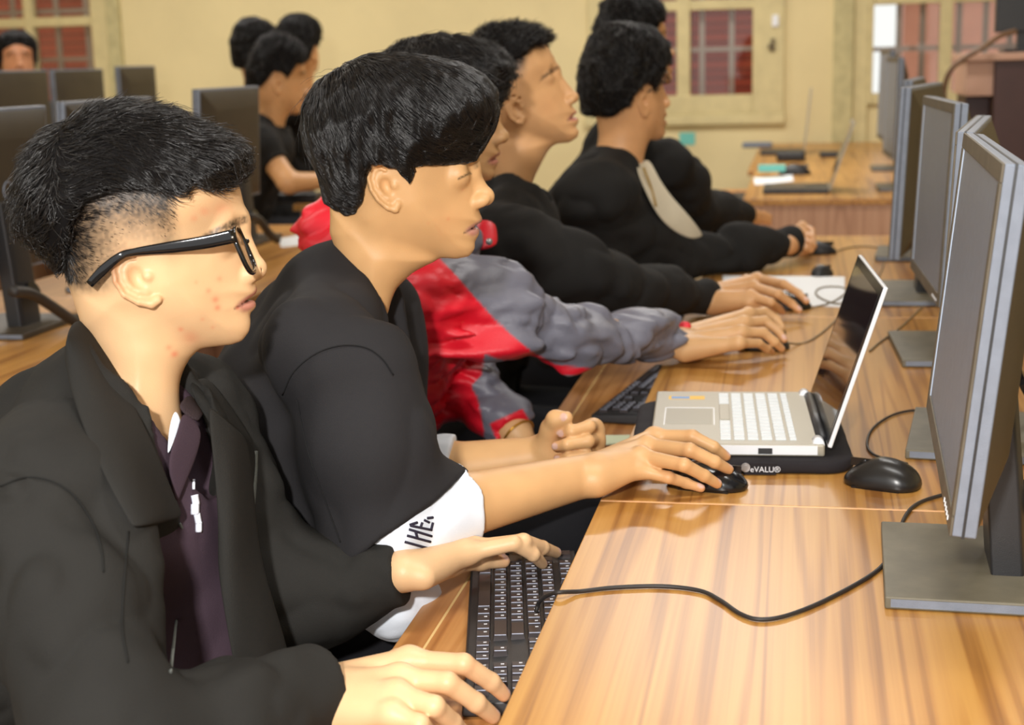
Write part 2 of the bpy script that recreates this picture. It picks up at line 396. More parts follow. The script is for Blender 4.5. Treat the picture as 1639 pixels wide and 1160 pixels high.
# architrave and aged casement boards beside the openings
struct(box('trim_1', (xw(177), YB - .05, 0), (xw(197), YB, 2.6), M_framegreen, bevel=.005))
struct(box('trim_2', (xw(1334), YB - .06, .35), (xw(1366), YB, 2.6), M_framegreen, bevel=.005))
struct(box('trim_3', (xw(1366), YB - .03, .35), (xw(1390), YB, 2.6), M_frame, bevel=.005))
struct(box('trim_4', (xw(935), YB - .045, Z0 - .07), (xw(1258), YB, Z0), M_frame, bevel=.008))
bm = bmesh.new(); px = WY(1237, 72, YB - .04)
bx(bm, px - np.array([.012, .012, .04]), px + np.array([.012, .0, .04])); bx(bm, px - np.array([.03, .03, .02]), px + np.array([.008, -.008, .005]))
mesh_obj('latch', bm, M_latch, w2, bevel=.003)
c_ = WY(1241, 33, YB - .04); box('window_catch', c_ - [.02, .01, .035], c_ + [.02, .006, .035], M_silverw, w2)
ext = box('brick_building', (-9, 11.2, -.5), (xw(1384) * 11.2 / 9.7, 11.4, 5.0), M_tile); ext['kind'] = 'structure'
ext2 = box('sunlit_pink_building', (xw(1446) * 11.2 / 9.7, 11.2, -.5), (5, 11.4, 5.0), mat('painted_sunlit_pink_outside', lin(232, 176, 156), .8, .2, var=.08, vscale=3)); ext2['kind'] = 'structure'  # sunlight on this wall is painted in as a paler pink colour
# ceiling tube lamps
M_tube = bpy.data.materials.new('lit_tube'); M_tube.use_nodes = True
M_tube.node_tree.nodes['Principled BSDF'].inputs['Emission Color'].default_value = (1, .97, .9, 1); M_tube.node_tree.nodes['Principled BSDF'].inputs['Emission Strength'].default_value = 8
# ================================================================ desks
def desk(name, x0, x1, y0, y1, label, trays=(), facing=1, group='computer desks', end_panel=None):
    o = empty(name, ((x0 + x1) / 2, (y0 + y1) / 2, 0), 0, label, 'desk', group)
    cx, cy = (x0 + x1) / 2, (y0 + y1) / 2
    L = lambda x, y, z: (x - cx, y - cy, z)
    box('desktop', L(x0, y0 + .002, .715), L(x1, y1 - .0035, .74), W1, o, .0015)
    box('edge_band', L(x0 + .001, y1 - .0035, .7155), L(x1 - .001, y1 - .0005, .7402), M_edge, o)
    for yy, nm in ((y0 + .01, 'side_panel'), (y1 - .03, 'side_panel')):
        box(nm, L(x0 + .03, yy, .0), L(x1 - .02, yy + .02, .715), W3, o, .001)
    xb = x1 - .05 if facing > 0 else x0 + .03
    box('back_panel', L(xb, y0 + .03, .25), L(xb + .018, y1 - .03, .715), W3, o)
    for (tx0, tx1, ty0, ty1) in trays:
        t = box('keyboard_tray', L(tx0, ty0, .644), L(tx1, ty1, .66), W2, o, .002)
        box('tray_lip', L(tx0 + .034, ty0 + .002, .6595), L(tx0 + .037, ty1 - .002, .6604), M_dust, t)
        for yy in (ty0 + .003, ty1 - .015): box('runner', L(tx0 + .21, yy, .66), L(tx1, yy + .012, .715), M_grey, t)
    return o
XD0, XD1 = -.247, .46
desk('computer_desk', XD0, XD1, .35, 1.787, 'wood-laminate desk nearest the camera, under the closest monitor and the long cable', [(-.437, .0, 1.02, 1.74)])
desk('computer_desk', XD0, XD1, 1.787, 3.163, 'wood-laminate desk carrying the silver laptop and the free black mouse', [(-.25, .15, 1.86, 2.3), (-.437, .0, 2.36, 3.1)])
desk('computer_desk', XD0, XD1, 3.163, 4.62, 'wood-laminate desk with the white papers, farthest of the near row', [(-.425, .0, 3.22, 3.86), (-.25, .15, 3.93, 4.56)])
desk('computer_desk', -.225, .5, 5.84, 7.3, 'far wood desk whose pinkish end panel faces the aisle, under the open laptop', [(-.42, .0, 5.95, 7.2)])
desk('computer_desk', -.26, .5, 7.3, 9.6, 'farthest right wood desk, standing against the back wall')
desk('computer_desk', -2.05, -1.33, 1.6, 3.35, 'left wood desk whose back edge runs behind the youth in glasses', facing=-1)
desk('computer_desk', -2.05, -1.33, 3.35, 5.0, 'left wood desk with a white paper, behind the youth in the polo collar', facing=-1)
desk('computer_desk', -2.05, -1.35, 5.75, 7.4, 'left wood desk past the aisle where the boy in the black tee leans', facing=-1)
desk('computer_desk', -3.45, -2.9, 4.6, 7.2, 'far-left wood desk carrying the three dark monitors below the window', facing=-1)
# ================================================================ monitors
def monitor(name, bx_, by_, brz, pc, prz, w, hh, zb, tilt, label, group='flat computer monitors', base=(.19, .25), z0=.74, thick=.024, front=None, back=None, cable=False):
    """pc = (x, y) of the middle of the screen's lower front edge; the screen looks along local -X"""
    o = empty(name, (bx_, by_, z0), brz, label, 'monitor', group)
    b = bmesh.new(); bx(b, (-base[0] / 2, -base[1] / 2, .0005), (base[0] / 2, base[1] / 2, .014))
    mesh_obj('stand_base', b, back or M_base, o, bevel=.002)
    b = bmesh.new(); bx(b, (-base[0] / 2 + .006, -base[1] / 2 - .0006, .003), (base[0] / 2 - .004, -base[1] / 2 + .002, .0115)); mesh_obj('base_trim', b, M_grey, o)
    c, s = math.cos(-brz), math.sin(-brz); dx, dy = pc[0] - bx_, pc[1] - by_
    lp = Vector((c * dx - s * dy, s * dx + c * dy, zb))
    M = Matrix.Translation(lp) @ Matrix.Rotation(prz - brz, 4, 'Z') @ Matrix.Rotation(tilt, 4, 'Y')
    # neck
    b = bmesh.new(); nx = .048
    M2 = Matrix.Translation((0, 0, .0)); top = lp + Vector((nx, 0, hh * .45))
    pts = [np.array((.03, 0, .01)), np.array((.03 + .3 * (top.x - .03), top.y * .3, .10)), np.array((top.x, top.y, top.z))]
    for sg in (0,):
        prof = [(-.016, -.045), (.016, -.045), (.022, -.03), (.022, .03), (.016, .045), (-.016, .045)]
        rings = [[b.verts.new(Vector((p[0] + q[0], p[1] + q[1], p[2]))) for q in prof] for p in pts]
        for i in range(2):
            for k in range(6): b.faces.new((rings[i][k], rings[i][(k + 1) % 6], rings[i + 1][(k + 1) % 6], rings[i + 1][k]))
        b.faces.new(rings[0]); b.faces.new(rings[-1])
    nk = mesh_obj('stand_neck', b, M_plastic, o, bevel=.003)
    b = bmesh.new(); tube(b, [np.array((.052, 0, .085)), np.array((.062, 0, .09))], .02, 16); mesh_obj('cable_hole', b, M_gloss, nk)
    # shell : edge ring, back bulge
    b = bmesh.new(); bx(b, (.002, -w / 2, 0), (thick, w / 2, hh), M); p = mesh_obj('panel', b, M_grey, o, bevel=.002)
    b = bmesh.new(); bx(b, (thick * .45, -w / 2 - .0006, -.0006), (thick * .56, w / 2 + .0006, hh + .0006), M); mesh_obj('seam_line', b, M_plastic, p)
    b = bmesh.new()
    v = bx(b, (thick, -w / 2 + .004, .004), (thick + .026, w / 2 - .004, hh - .004))
    for q in v:
        if q.co.x > thick + .01: q.co.y *= .72; q.co.z = hh / 2 + (q.co.z - hh / 2) * .66
    bmesh.ops.transform(b, matrix=M, verts=b.verts[:]); mesh_obj('rear_cover', b, back or M_back, p, bevel=.004)
    if back is not None:
        b = bmesh.new(); tube(b, [M @ Vector((thick + .0262, .018 * math.cos(t), hh * .52 + .018 * math.sin(t))) for t in np.linspace(0, 2 * PI, 25)], .0022, 6, cap=False); mesh_obj('emblem_ring', b, M_grey, p)
    bz = .017; b = bmesh.new()
    bx(b, (0, -w / 2, 0), (.003, w / 2, bz + .004), M); bx(b, (0, -w / 2, hh - bz), (.003, w / 2, hh), M)
    bx(b, (0, -w / 2, bz), (.003, -w / 2 + bz, hh - bz), M); bx(b, (0, w / 2 - bz, bz), (.003, w / 2, hh - bz), M)
    mesh_obj('bezel', b, M_bezel, p, bevel=.001)
    b = bmesh.new(); bx(b, (.0025, -w / 2 + bz, bz), (.0032, w / 2 - bz, hh - bz), M); mesh_obj('screen', b, front or M_screen, p)
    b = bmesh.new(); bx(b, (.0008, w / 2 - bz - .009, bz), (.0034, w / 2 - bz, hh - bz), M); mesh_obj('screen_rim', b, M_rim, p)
    b = bmesh.new()
    for k in range(5): bx(b, (-.001, -w / 2 + .03 + k * .014, .006), (.001, -w / 2 + .034 + k * .014, .010), M)
    mesh_obj('button', b, M_silverw, p)
    return o
R_ = math.radians
monitor('computer_monitor', .187, 1.566, R_(-2), (.144, 1.566), R_(-2.2), .505, .335, .122, R_(5.6), 'nearest monitor, dusty screen seen aslant, on a wide square base', base=(.19, .25))
monitor('computer_monitor', .255, 2.14, R_(-7), (.215, 2.2), R_(-9), .50, .332, .118, R_(2.5), 'monitor seen edge-on with a dusty top, directly behind the nearest one', base=(.19, .26))
monitor('computer_monitor', .27, 2.79, R_(2), (.221, 2.765), R_(1.5), .48, .338, .128, R_(2.5), 'monitor with dark screen facing left, beside the laptop lid', base=(.19, .29))
monitor('computer_monitor', .245, 3.455, R_(0), (.235, 3.45), R_(-12), .51, .36, .118, R_(2.4), 'monitor turned away so its brown back shows, above the white papers', base=(.19, .31))
monitor('computer_monitor', .30, 4.15, R_(-5), (.27, 4.15), R_(-8), .48, .36, .12, R_(2), 'monitor at the end of the near row, almost hidden behind its neighbour', base=(.19, .24))
monitor('computer_monitor', .40, 6.25, 0, (.345, 6.25), R_(2), .5, .40, .13, R_(1), 'dark monitor on the far right desk, nearest the aisle')
monitor('computer_monitor', .42, 7.3, 0, (.37, 7.3), R_(2), .5, .42, .14, R_(1), 'dark monitor on the far right desk, second from the aisle')
def at_x(px, py, X):
    d = ray(px, py); return CAM + d * (X / d[0])
Mbk = mat('dark_monitor_back', lin(62, 54, 42), .5, .4, var=.1, vscale=10)
LX = -1.7
for (pxa, pxb, yt, X, lab, zt, zz) in (
    (-95, 78, 166, -1.70, 'left-hand monitor seen from behind, nearest of its row, tall stand showing', 1.222, .74),
    (106, 246, 152, -1.74, 'left-hand monitor seen from behind, its top edge above the spiky hair', 1.225, .74),
    (322, 418, 137, -1.78, 'left-hand monitor seen from behind, beside the boy leaning in a black tee', 1.236, .74),
    (-20, 84, 108, -3.3, 'far dark monitor in front of the boy at the window', 1.31, .74),
    (93, 172, 104, -3.3, 'far dark monitor below the left window, middle of three', 1.31, .74),
    (197, 255, 99, -3.3, 'far dark monitor against the cream wall, right of three', 1.32, .74)):
    a = at_x(pxa, yt, X); b_ = at_x(pxb, yt, X); w = float(min(max(b_[1] - a[1], .46), .62)) if X > -2 else float(b_[1] - a[1])
    yc = float(b_[1] - w / 2); hh = .36 if X > -2 else .44
    monitor('computer_monitor', X - .01, yc, 0, (X - .05, yc), 0, w, hh, zt - .74 - hh, R_(3 if X > -2 else 0), lab, back=Mbk, base=(.2, .26))
# ================================================================ keyboards, mice, laptops
def keyboard(cx, cy, z, rz, label, detail=True, L=.44, D=.135, group='black computer keyboards'):
    """local +Y runs to the typist's left, local -X is the typist's side"""
    o = empty('keyboard', (cx, cy, z), rz, label, 'keyboard', group)
    b = bmesh.new(); v = bx(b, (-D / 2, -L / 2, .001), (D / 2, L / 2, .015))
    for q in v:
        if q.co.z > .01: q.co.x *= .97; q.co.y *= .99; q.co.z += (.006 if q.co.x > 0 else 0)
    mesh_obj('case', b, M_plastic, o, bevel=.003)
    pitch = .0188; x0 = -D / 2 + .020; yl = L / 2 - .016
    rows = [[1.25, 1.25, 1.25, 6.25, 1.25, 1.25, 1.25, 1.25], [2.25] + [1] * 10 + [2.75], [1.75] + [1] * 11 + [2.25], [1.5] + [1] * 12 + [1.5], [1] * 13 + [2], [1, -1, 1, 1, 1, 1, -.5, 1, 1, 1, 1, -.5, 1, 1, 1, 1]]
    keys = []
    for r, row in enumerate(rows):
        x = x0 + r * pitch + (.004 if r == 5 else 0); y = yl
        for wk in row:
            if wk > 0: keys.append((x, y - wk * pitch / 2, wk))
            y -= abs(wk) * pitch
    y2 = yl - 15.4 * pitch
    for r, lst in ((0, (0, 1, 2)), (1, (1,)), (3, (0, 1, 2)), (4, (0, 1, 2)), (5, (0, 1, 2))):
        for k in lst: keys.append((x0 + r * pitch, y2 - (k + .5) * pitch, 1))
    y3 = y2 - 3.4 * pitch
    for r in range(5):
        for k in range(4):
            if k == 3 and r in (1, 3): continue
            keys.append((x0 + r * pitch, y3 - (k + .5) * pitch, 1))
    sc_ = (L - .03) / (yl - (y3 - 4 * pitch)); meshes = {}
    if not detail:
        b = bmesh.new()
        for (x, y, wk) in keys:
            yy = yl + (y - yl) * sc_; hw = wk * pitch * sc_ / 2 - .0014
            bx(b, (x - .0078, yy - hw, .014), (x + .0078, yy + hw, .021 + .05 * (x + D / 2)))
        k_ = mesh_obj('keys', b, M_key, o); k_['kind'] = 'stuff'; return o
    keys.sort(key=lambda t: t[1])
    rest = bmesh.new()
    for n, (x, y, wk) in enumerate(keys):
        yy = yl + (y - yl) * sc_; zt = .0205 + .045 * (x + D / 2)
        if n >= 98:
            hw = wk * pitch * sc_ / 2 - .0014; bx(rest, (x - .0078, yy - hw, .014), (x + .0078, yy + hw, zt)); continue
        if wk not in meshes:
            b = bmesh.new(); hw = wk * pitch * sc_ / 2 - .0014
            v = bx(b, (-.0078, -hw, -.006), (.0078, hw, 0))
            for q in v:
                if q.co.z > -.001: q.co.x *= .86; q.co.y = math.copysign(abs(q.co.y) - .0011, q.co.y)
            # shine painted as a pale strip along the lip, then the printed legend
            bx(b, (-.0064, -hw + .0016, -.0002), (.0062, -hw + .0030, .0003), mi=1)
            if wk < 2: bx(b, (.0005, hw - .0058, -.0001), (.0040, hw - .0036, .0002), mi=2)
            ko = mesh_obj('key', b, [M_key, M_keyshine, M_legend], o); meshes[wk] = ko; ko.location = (x, yy, zt)
        else:
            ko = meshes[wk].copy(); COL.objects.link(ko); ko.parent = o; ko.location = (x, yy, zt)
    k_ = mesh_obj('keys', rest, M_key, o); k_['kind'] = 'stuff'
    return o
def kb_from(px_far, px_near, z, L=.44, D=.135, **kw):
    a = Wz(*px_far, z); b_ = Wz(*px_near, z); d = nrm((a - b_) * np.array([1, 1, 0])); rz = math.atan2(-d[0], d[1])
    nx = np.array([d[1], -d[0], 0]); c = a - d * L / 2 + nx * D / 2
    return c[0], c[1], rz
kx, ky, kr = kb_from((753, 900), (741, 1092), .668)
keyboard(kx, ky, .661, kr, 'black keyboard under the hands of the youth in glasses')
c = Wz(944, 664, .675); kr2 = R_(-9); d = np.array([-math.sin(kr2), math.cos(kr2), 0]); nx = np.array([d[1], -d[0], 0]); cc = c + d * .22 + nx * .0675
keyboard(float(cc[0]), float(cc[1]), .661, kr2, 'black keyboard on the tray below the red and grey sleeve')
c = Wz(1096, 520, .675); keyboard(float(c[0]) - .05, float(c[1]) + .24, .661, R_(-3), 'black keyboard mostly covered by the black jacket sleeve', detail=False)
def mouse(px, py, z, rz, label, L=.112, Wd_=.062, H=.037, m=None, group='black computer mice', loc=None):
    p = Wz(px, py, z) if loc is None else np.array(loc); o = empty('computer_mouse', (p[0], p[1], z), rz, label, 'mouse', group)
    b = bmesh.new(); bmesh.ops.create_uvsphere(b, u_segments=28, v_segments=16, radius=1)
    for v in b.verts:
        x, y, zz = v.co; s = 1 - .16 * max(x, 0) ** 2
        zz = max(zz, -.15); hump = (1 - .35 * max(x, 0) - .12 * max(-x, 0))
        v.co = ((abs(x) ** .85 * math.copysign(1, x)) * L / 2, (abs(y) ** .8 * math.copysign(1, y)) * Wd_ / 2 * s * (1 - .06 * math.cos(x * 4)), (zz + .15) / 1.15 * H * hump + .001)
    mesh_obj('shell', b, m or M_plastic, o, smooth=True)
    b = bmesh.new(); bx(b, (L * .08, -.0008, H * .62), (L * .42, .0008, H * .92)); mesh_obj('button_split', b, M_gloss, o)
    b = bmesh.new(); tube(b, [np.array((L * .24, -.003, H * .70)), np.array((L * .24, .003, H * .70))], .0062, 14); mesh_obj('scroll_wheel', b, M_gloss, o, smooth=True)
    b = bmesh.new(); bx(b, (-L * .30, -Wd_ * .44, .0), (L * .32, Wd_ * .44, .003)); mesh_obj('sole', b, M_gloss, o)
    return o
mouse(1412, 776, .74, R_(160), 'free black mouse on the desk in front of the nearest monitor', L=.100, Wd_=.066, H=.036, m=mat('mouse_satin', lin(30, 29, 29), .3, .5))
mouse(1132, 778, .74, R_(-12), 'black mouse with grey centre under the hand beside the laptop', L=.108, m=M_gloss, H=.034)
mouse(1222, 558, .74, R_(8), 'black mouse under the hand with the grey elastic cuff', L=.10)
mouse(1258, 494, .74, R_(2), 'black mouse under the hand lying on the white papers', L=.112, m=M_gloss)
mouse(1306, 406, .74, R_(8), 'black mouse beyond the papers, held by the closed fist', L=.115)
mouse(1316, 441, .74, R_(35), 'small dark mouse lying alone beyond the white papers', L=.06, Wd_=.04, H=.028)
# cables lie on the desk
def cable(pts, r, label, m=M_cable, name='cable', group=None):
    b = bmesh.new(); S = spline(pts, 10); o = S[0].copy(); o[2] = 0
    tube(b, S, r, 8); b2 = mesh_obj(name, b, m, smooth=True); return tag(b2, label, 'cable', group)
zt = .7428
P = [Wz(858, 978, .690), Wz(864, 962, .705), Wz(886, 949, .7445)] + [Wz(x, y, zt) for x, y in ((930, 946), (985, 940), (1060, 938), (1120, 945), (1152, 960), (1185, 982), (1217, 991), (1262, 984), (1330, 956), (1405, 912), (1432, 872), (1448, 828), (1470, 805), (1512, 791), (1560, 782))]
cable(P, .0024, 'long black cable running from the keyboard across the nearest desk', group=None)
cable([Wz(x, y, zt) for x, y in ((1452, 742), (1430, 736), (1400, 728), (1388, 712), (1395, 688), (1420, 668), (1450, 658), (1490, 655), (1530, 650))], .0019, 'thin black cable curling from the free mouse to the monitors')
cable([Wz(1262, 549, .752)] + [Wz(x, y, zt - .001) for x, y in ((1280, 550), (1300, 543), (1330, 520), (1362, 485), (1398, 455), (1412, 430), (1418, 405))], .0019, 'grey-brown mouse cable passing behind the laptop lid', M_cablegrey)
cable([Wz(x, y, zt - .001) for x, y in ((1392, 562), (1408, 548), (1440, 525), (1462, 505), (1480, 488), (1500, 470))], .0019, 'cable between the laptop lid and the dark-screen monitor', M_cablegrey)
cable([Wz(x, y, .7435) for x, y in ((1300, 492), (1330, 484), (1352, 470), (1350, 460), (1320, 459), (1306, 466), (1312, 476), (1340, 486), (1362, 480))], .0019, 'grey mouse cable looped on the white paper', M_cablegrey)
cable([Wz(x, y, .7425) for x, y in ((1338, 402), (1360, 396), (1385, 394), (1410, 397), (1440, 402))], .002, 'cable of the mouse held by the closed fist', M_cablegrey)
# papers
def paper(name, quad, z, label, m=M_white, t=.0008, cat='paper'):
    b = bmesh.new(); lo = [b.verts.new(Vector(Wz(x, y, z))) for x, y in quad]; hi = [b.verts.new(v.co + Vector((0, 0, t))) for v in lo]
    b.faces.new(lo); b.faces.new(hi)
    for i in range(4): b.faces.new((lo[i], lo[(i + 1) % 4], hi[(i + 1) % 4], hi[i]))
    return tag(mesh_obj(name, b, m), label, cat)
paper('paper_sheet', ((1156, 441), (1352, 443), (1352, 492), (1162, 482)), .7402, 'white papers under the looped mouse cable on the desk')
paper('card', ((966, 698), (1040, 697), (1038, 708), (968, 712)), .661, 'pale green card on the tray beside the half-closed fist', M_card, .002, 'card')
paper('paper_sheet', ((446, 382), (480, 376), (484, 392), (450, 396)), .7402, 'small white paper on the left desk by the monitor base')
paper('paper_sheet', ((1206, 285), (1268, 280), (1270, 290), (1208, 296)), .7402, 'white paper on the far right desk beside the dark mouse')
tag(box('note_block', WY(1228, 272, 6.9) - [.04, .03, .006], WY(1250, 266, 6.9) + [.02, .03, .006], M_cyan), 'light blue pad lying on the far right desk', 'pad').location = (0, 0, 0)
b = bmesh.new(); p = WY(1100, 222, YB - .004); bx(b, p - np.array([.05, .002, .04]), p + np.array([.05, .002, .04]))
tag(mesh_obj('wall_sticker', b, M_cyan), 'pale turquoise sticker on the cream wall below the window', 'sticker')
# ---------------------------------------------------------------- silver laptop on its sleeve
def laptop():
    z = .74; hr = Wz(1316, 722, z + .027); hl = Wz(1290, 634, z + .027)            # hinge, near and far end
    d = nrm((hl - hr) * np.array([1, 1, 0])); rz = math.atan2(-d[0], d[1]); Lk = .325; D = .232
    nx = np.array([d[1], -d[0], 0]); hc = (hl + hr) / 2; rzc = rz
    o = empty('laptop', (hc[0], hc[1], z + .0182), rzc, 'open silver laptop with white keys and a glossy dark screen', 'laptop')
    sl = empty('laptop_sleeve', (hc[0], hc[1], z), rzc, 'black padded laptop sleeve lying under the silver laptop', 'sleeve')
    F = Field(); A = np.eye(3); hx, hy, rr = .152, .184, .045
    def slv(P):
        qx = np.abs(P[:, 0] + .108) - hx + rr; qy = np.abs(P[:, 1] + .004) - hy + rr
        d2 = np.hypot(np.maximum(qx, 0), np.maximum(qy, 0)) + np.minimum(np.maximum(qx, qy), 0) - rr + .006; dz = np.abs(P[:, 2] - .0092) - .0028
        return np.hypot(np.maximum(d2, 0), np.maximum(dz, 0)) + np.minimum(np.maximum(d2, dz), 0) - .006
    F.add(slv, (-.108, -.004, .009), .26, 0)
    F.disp = lambda P: .0008 * noise3(P, 40.0)
    V, Q = field_mesh(F, .0035)
    for s in (): pass
    corner = V.copy()
    np_obj('sleeve_body', V, Q, M_neo, sl)
    tagb = box('brand_tag', (-.106, -.1935, .0012), (-.062, -.1915, .0175), M_neo, sl, .0006)
    b = bmesh.new(); tube(b, [np.array((-.1025, -.1934, .0115)), np.array((-.1025, -.1952, .0115))], .0062, 14); tube(b, [np.array((-.1025, -.195, .0115)), np.array((-.1025, -.1958, .0115))], .0035, 10); mesh_obj('emblem', b, M_chrome, tagb, smooth=False)
    # writing on the tag
    cu = bpy.data.curves.new('tag_text', 'FONT'); cu.body = 'eVALU\u00ae'; cu.size = .0108; cu.extrude = .0002; cu.align_x = 'CENTER'; cu.align_y = 'CENTER'
    t = bpy.data.objects.new('tag_text', cu); COL.objects.link(t); me = bpy.data.meshes.new_from_object(t.evaluated_get(bpy.context.evaluated_depsgraph_get())); bpy.data.objects.remove(t)
    me.materials.clear(); me.materials.append(M_legend); to = link(bpy.data.objects.new('lettering', me), tagb); to.location = (-.0765, -.1937, .0085); to.rotation_euler = (PI / 2, 0, 0)
    # base
    b = bmesh.new(); v = bx(b, (-D, -Lk / 2, 0), (.004, Lk / 2, .017))
    mesh_obj('base', b, M_silver, o, bevel=.003)
    bs = [c for c in o.children][0]
    b = bmesh.new(); bx(b, (-D + .004, -Lk / 2 - .001, .003), (-.006, -Lk / 2 + .001, .0155)); mesh_obj('side_edge', b, M_silverw, bs)
    b = bmesh.new(); bx(b, (-.085, -Lk / 2 - .0018, .004), (-.066, -Lk / 2 + .001, .012)); mesh_obj('port', b, M_plastic, bs)
    b = bmesh.new(); bx(b, (-D + .02, -.052, .0168), (-D + .085, .045, .0174)); mesh_obj('touchpad', b, mat('touchpad', lin(152, 146, 130), .3, .5), o, bevel=.0005)
    b = bmesh.new(); bx(b, (-D + .088, -.056, .0168), (-D + .0895, .049, .0176)); bx(b, (-D + .0165, -.056, .0168), (-D + .018, .049, .0176)); bx(b, (-D + .0165, .048, .0168), (-D + .0895, .0495, .0176)); mesh_obj('touchpad_rim', b, M_silverw, o)
    b = bmesh.new(); bx(b, (-D + .02, .105, .0168), (-D + .075, .128, .0173)); st = mesh_obj('sticker', b, M_yellow, o)
    b = bmesh.new(); bx(b, (-D + .024, .108, .0172), (-D + .052, .124, .0175)); mesh_obj('sticker_print', b, M_blue, st)
    # keys
    rows = [[1.2, 1.2, 1.2, 5, 1.2, 1.2, 1, 1, 1], [2.2] + [1] * 10 + [1.6, 1], [1.7] + [1] * 11 + [1.2, 1], [1.4] + [1] * 12 + [1, 1], [1] * 13 + [1, 1], [.95] * 16]
    pit = .0186; meshes = {}
    for r, row in enumerate(rows):
        tot = sum(row); y = .143; sc_ = .286 / tot; x = -.128 + r * pit + (0 if r < 5 else -.002)
        for wk in row:
            hw = wk * sc_ / 2; key = (round(hw, 5), r == 5)
            if key not in meshes:
                b = bmesh.new(); hx = .0072 if r < 5 else .0045; bx(b, (-hx, -hw + .0029, 0), (hx, hw - .0029, .0026)); ko = mesh_obj('key', b, M_silver if (r == 0 and wk == 5) else M_keywhite, o, bevel=.0005)
                meshes[key] = ko
            else:
                ko = meshes[key].copy(); COL.objects.link(ko); ko.parent = o
            ko.location = (x, y - hw, .0166); y -= wk * sc_
    # hinge and lid
    b = bmesh.new(); tube(b, [np.array((.002, -Lk / 2 + .03, .016)), np.array((.002, Lk / 2 - .03, .016))], .0075, 14); mesh_obj('hinge', b, M_plastic, o, smooth=True)
    for s in (-1, 1):
        b = bmesh.new(); tube(b, [np.array((-.004, s * (Lk / 2 - .004), .015)), np.array((-.004, s * (Lk / 2 - .03), .015))], .008, 14); mesh_obj('hinge_cap', b, M_silverw, o, smooth=True)
    H = .222; tl = None
    tp = Wz(1407, 461, z)  # solved from the lid's near top corner
    a = CAM; dr = ray(1406, 461); best = None
    nr = np.array([hc[0], hc[1], 0]) - d * Lk / 2
    t = ((nr - CAM) @ d) / (dr @ d); tc_ = CAM + dr * t; ex = (tc_ - nr) @ nx; ez = tc_[2] - (z + .03); ang = math.atan2(ex, ez)
    H = math.hypot(ex, ez)
    M = Matrix.Translation((.006, 0, .014)) @ Matrix.Rotation(ang, 4, 'Y')
    b = bmesh.new(); bx(b, (.0012, -Lk / 2, 0), (.0072, Lk / 2, H), M); lid = mesh_obj('lid', b, M_silverw, o, bevel=.0015)
    b = bmesh.new(); bx(b, (0, -Lk / 2 + .002, .004), (.0015, Lk / 2 - .002, H - .002), M); mesh_obj('screen_frame', b, M_gloss, lid)
    b = bmesh.new(); bx(b, (-.0003, -Lk / 2 + .014, .022), (.0006, Lk / 2 - .014, H - .014), M); mesh_obj('screen', b, M_lcd, lid)
    return o
laptop()
# ---------------------------------------------------------------- far desk clutter
def far_laptop(hpx, toppx, w, dz, label, rz=0):
    Y = hpx[2]; hp = WY(hpx[0], hpx[1], Y); tp = WY(toppx[0], toppx[1], Y)
    o = empty('laptop', (hp[0], hp[1], .7405), rz, label, 'laptop', 'laptops on the far desk')
    box('base', (-dz, -w / 2, 0), (0, w / 2, .018), M_plastic, o, .002)
    b = bmesh.new(); bx(b, (-dz * .9, -w / 2 + .02, .0175), (-dz * .35, w / 2 - .02, .02)); mesh_obj('keys', b, M_key, o)['kind'] = 'stuff'
    M = Matrix.Translation((0, 0, .014)) @ Matrix.Rotation(math.atan2(tp[0] - hp[0], tp[2] - .755), 4, 'Y'); H = math.hypot(tp[0] - hp[0], tp[2] - .755)
    b = bmesh.new(); bx(b, (0, -w / 2, 0), (.008, w / 2, H), M); lid = mesh_obj('lid', b, M_silver, o)
    b = bmesh.new(); bx(b, (-.001, -w / 2 + .012, .015), (.0005, w / 2 - .012, H - .012), M); mesh_obj('screen', b, M_lcd, lid)
far_laptop((1325, 303, 6.2), (1364, 192, 0), .30, .26, 'open laptop with a raised tilted lid on the far right desk')
far_laptop((1286, 240, 8.6), (1297, 140, 0), .30, .24, 'farthest open laptop, its thin lid upright against the wall')
b_ = mouse(1272, 279, .74, 0, 'dark mouse on the far right desk by the light blue pad', L=.15, Wd_=.1, H=.05)
def slab(name, px, py, Y, half, label, m=M_plastic, cat='box', z=.7405):
    p = WY(px, py, Y); b = bmesh.new(); bx(b, (-half[0], -half[1], 0), (half[0], half[1], half[2] * 2)); o = mesh_obj(name, b, m, bevel=min(half) * .5); o.location = (p[0], p[1], z); return tag(o, label, cat)
slab('adapter', 1266, 250, 8.05, (.075, .12, .025), 'black boxy adapter beside the farthest laptop', cat='adapter')
slab('phone', 1330, 236, 8.3, (.06, .09, .012), 'dark flat device lying right of the farthest laptop', cat='device')
slab('power_strip', 1212, 238, 9.2, (.09, .05, .016), 'grey bar-shaped device at the far end of the right desk', M_grey, 'device')
slab('keyboard_case', 1187, 280, 6.55, (.05, .16, .015), 'black slim case on the pulled-out tray of the far desk', cat='case', z=.661)
slab('handset', 476, 308, 5.86, (.10, .05, .02), 'black handset on the left desk by the leaning boy', cat='handset')
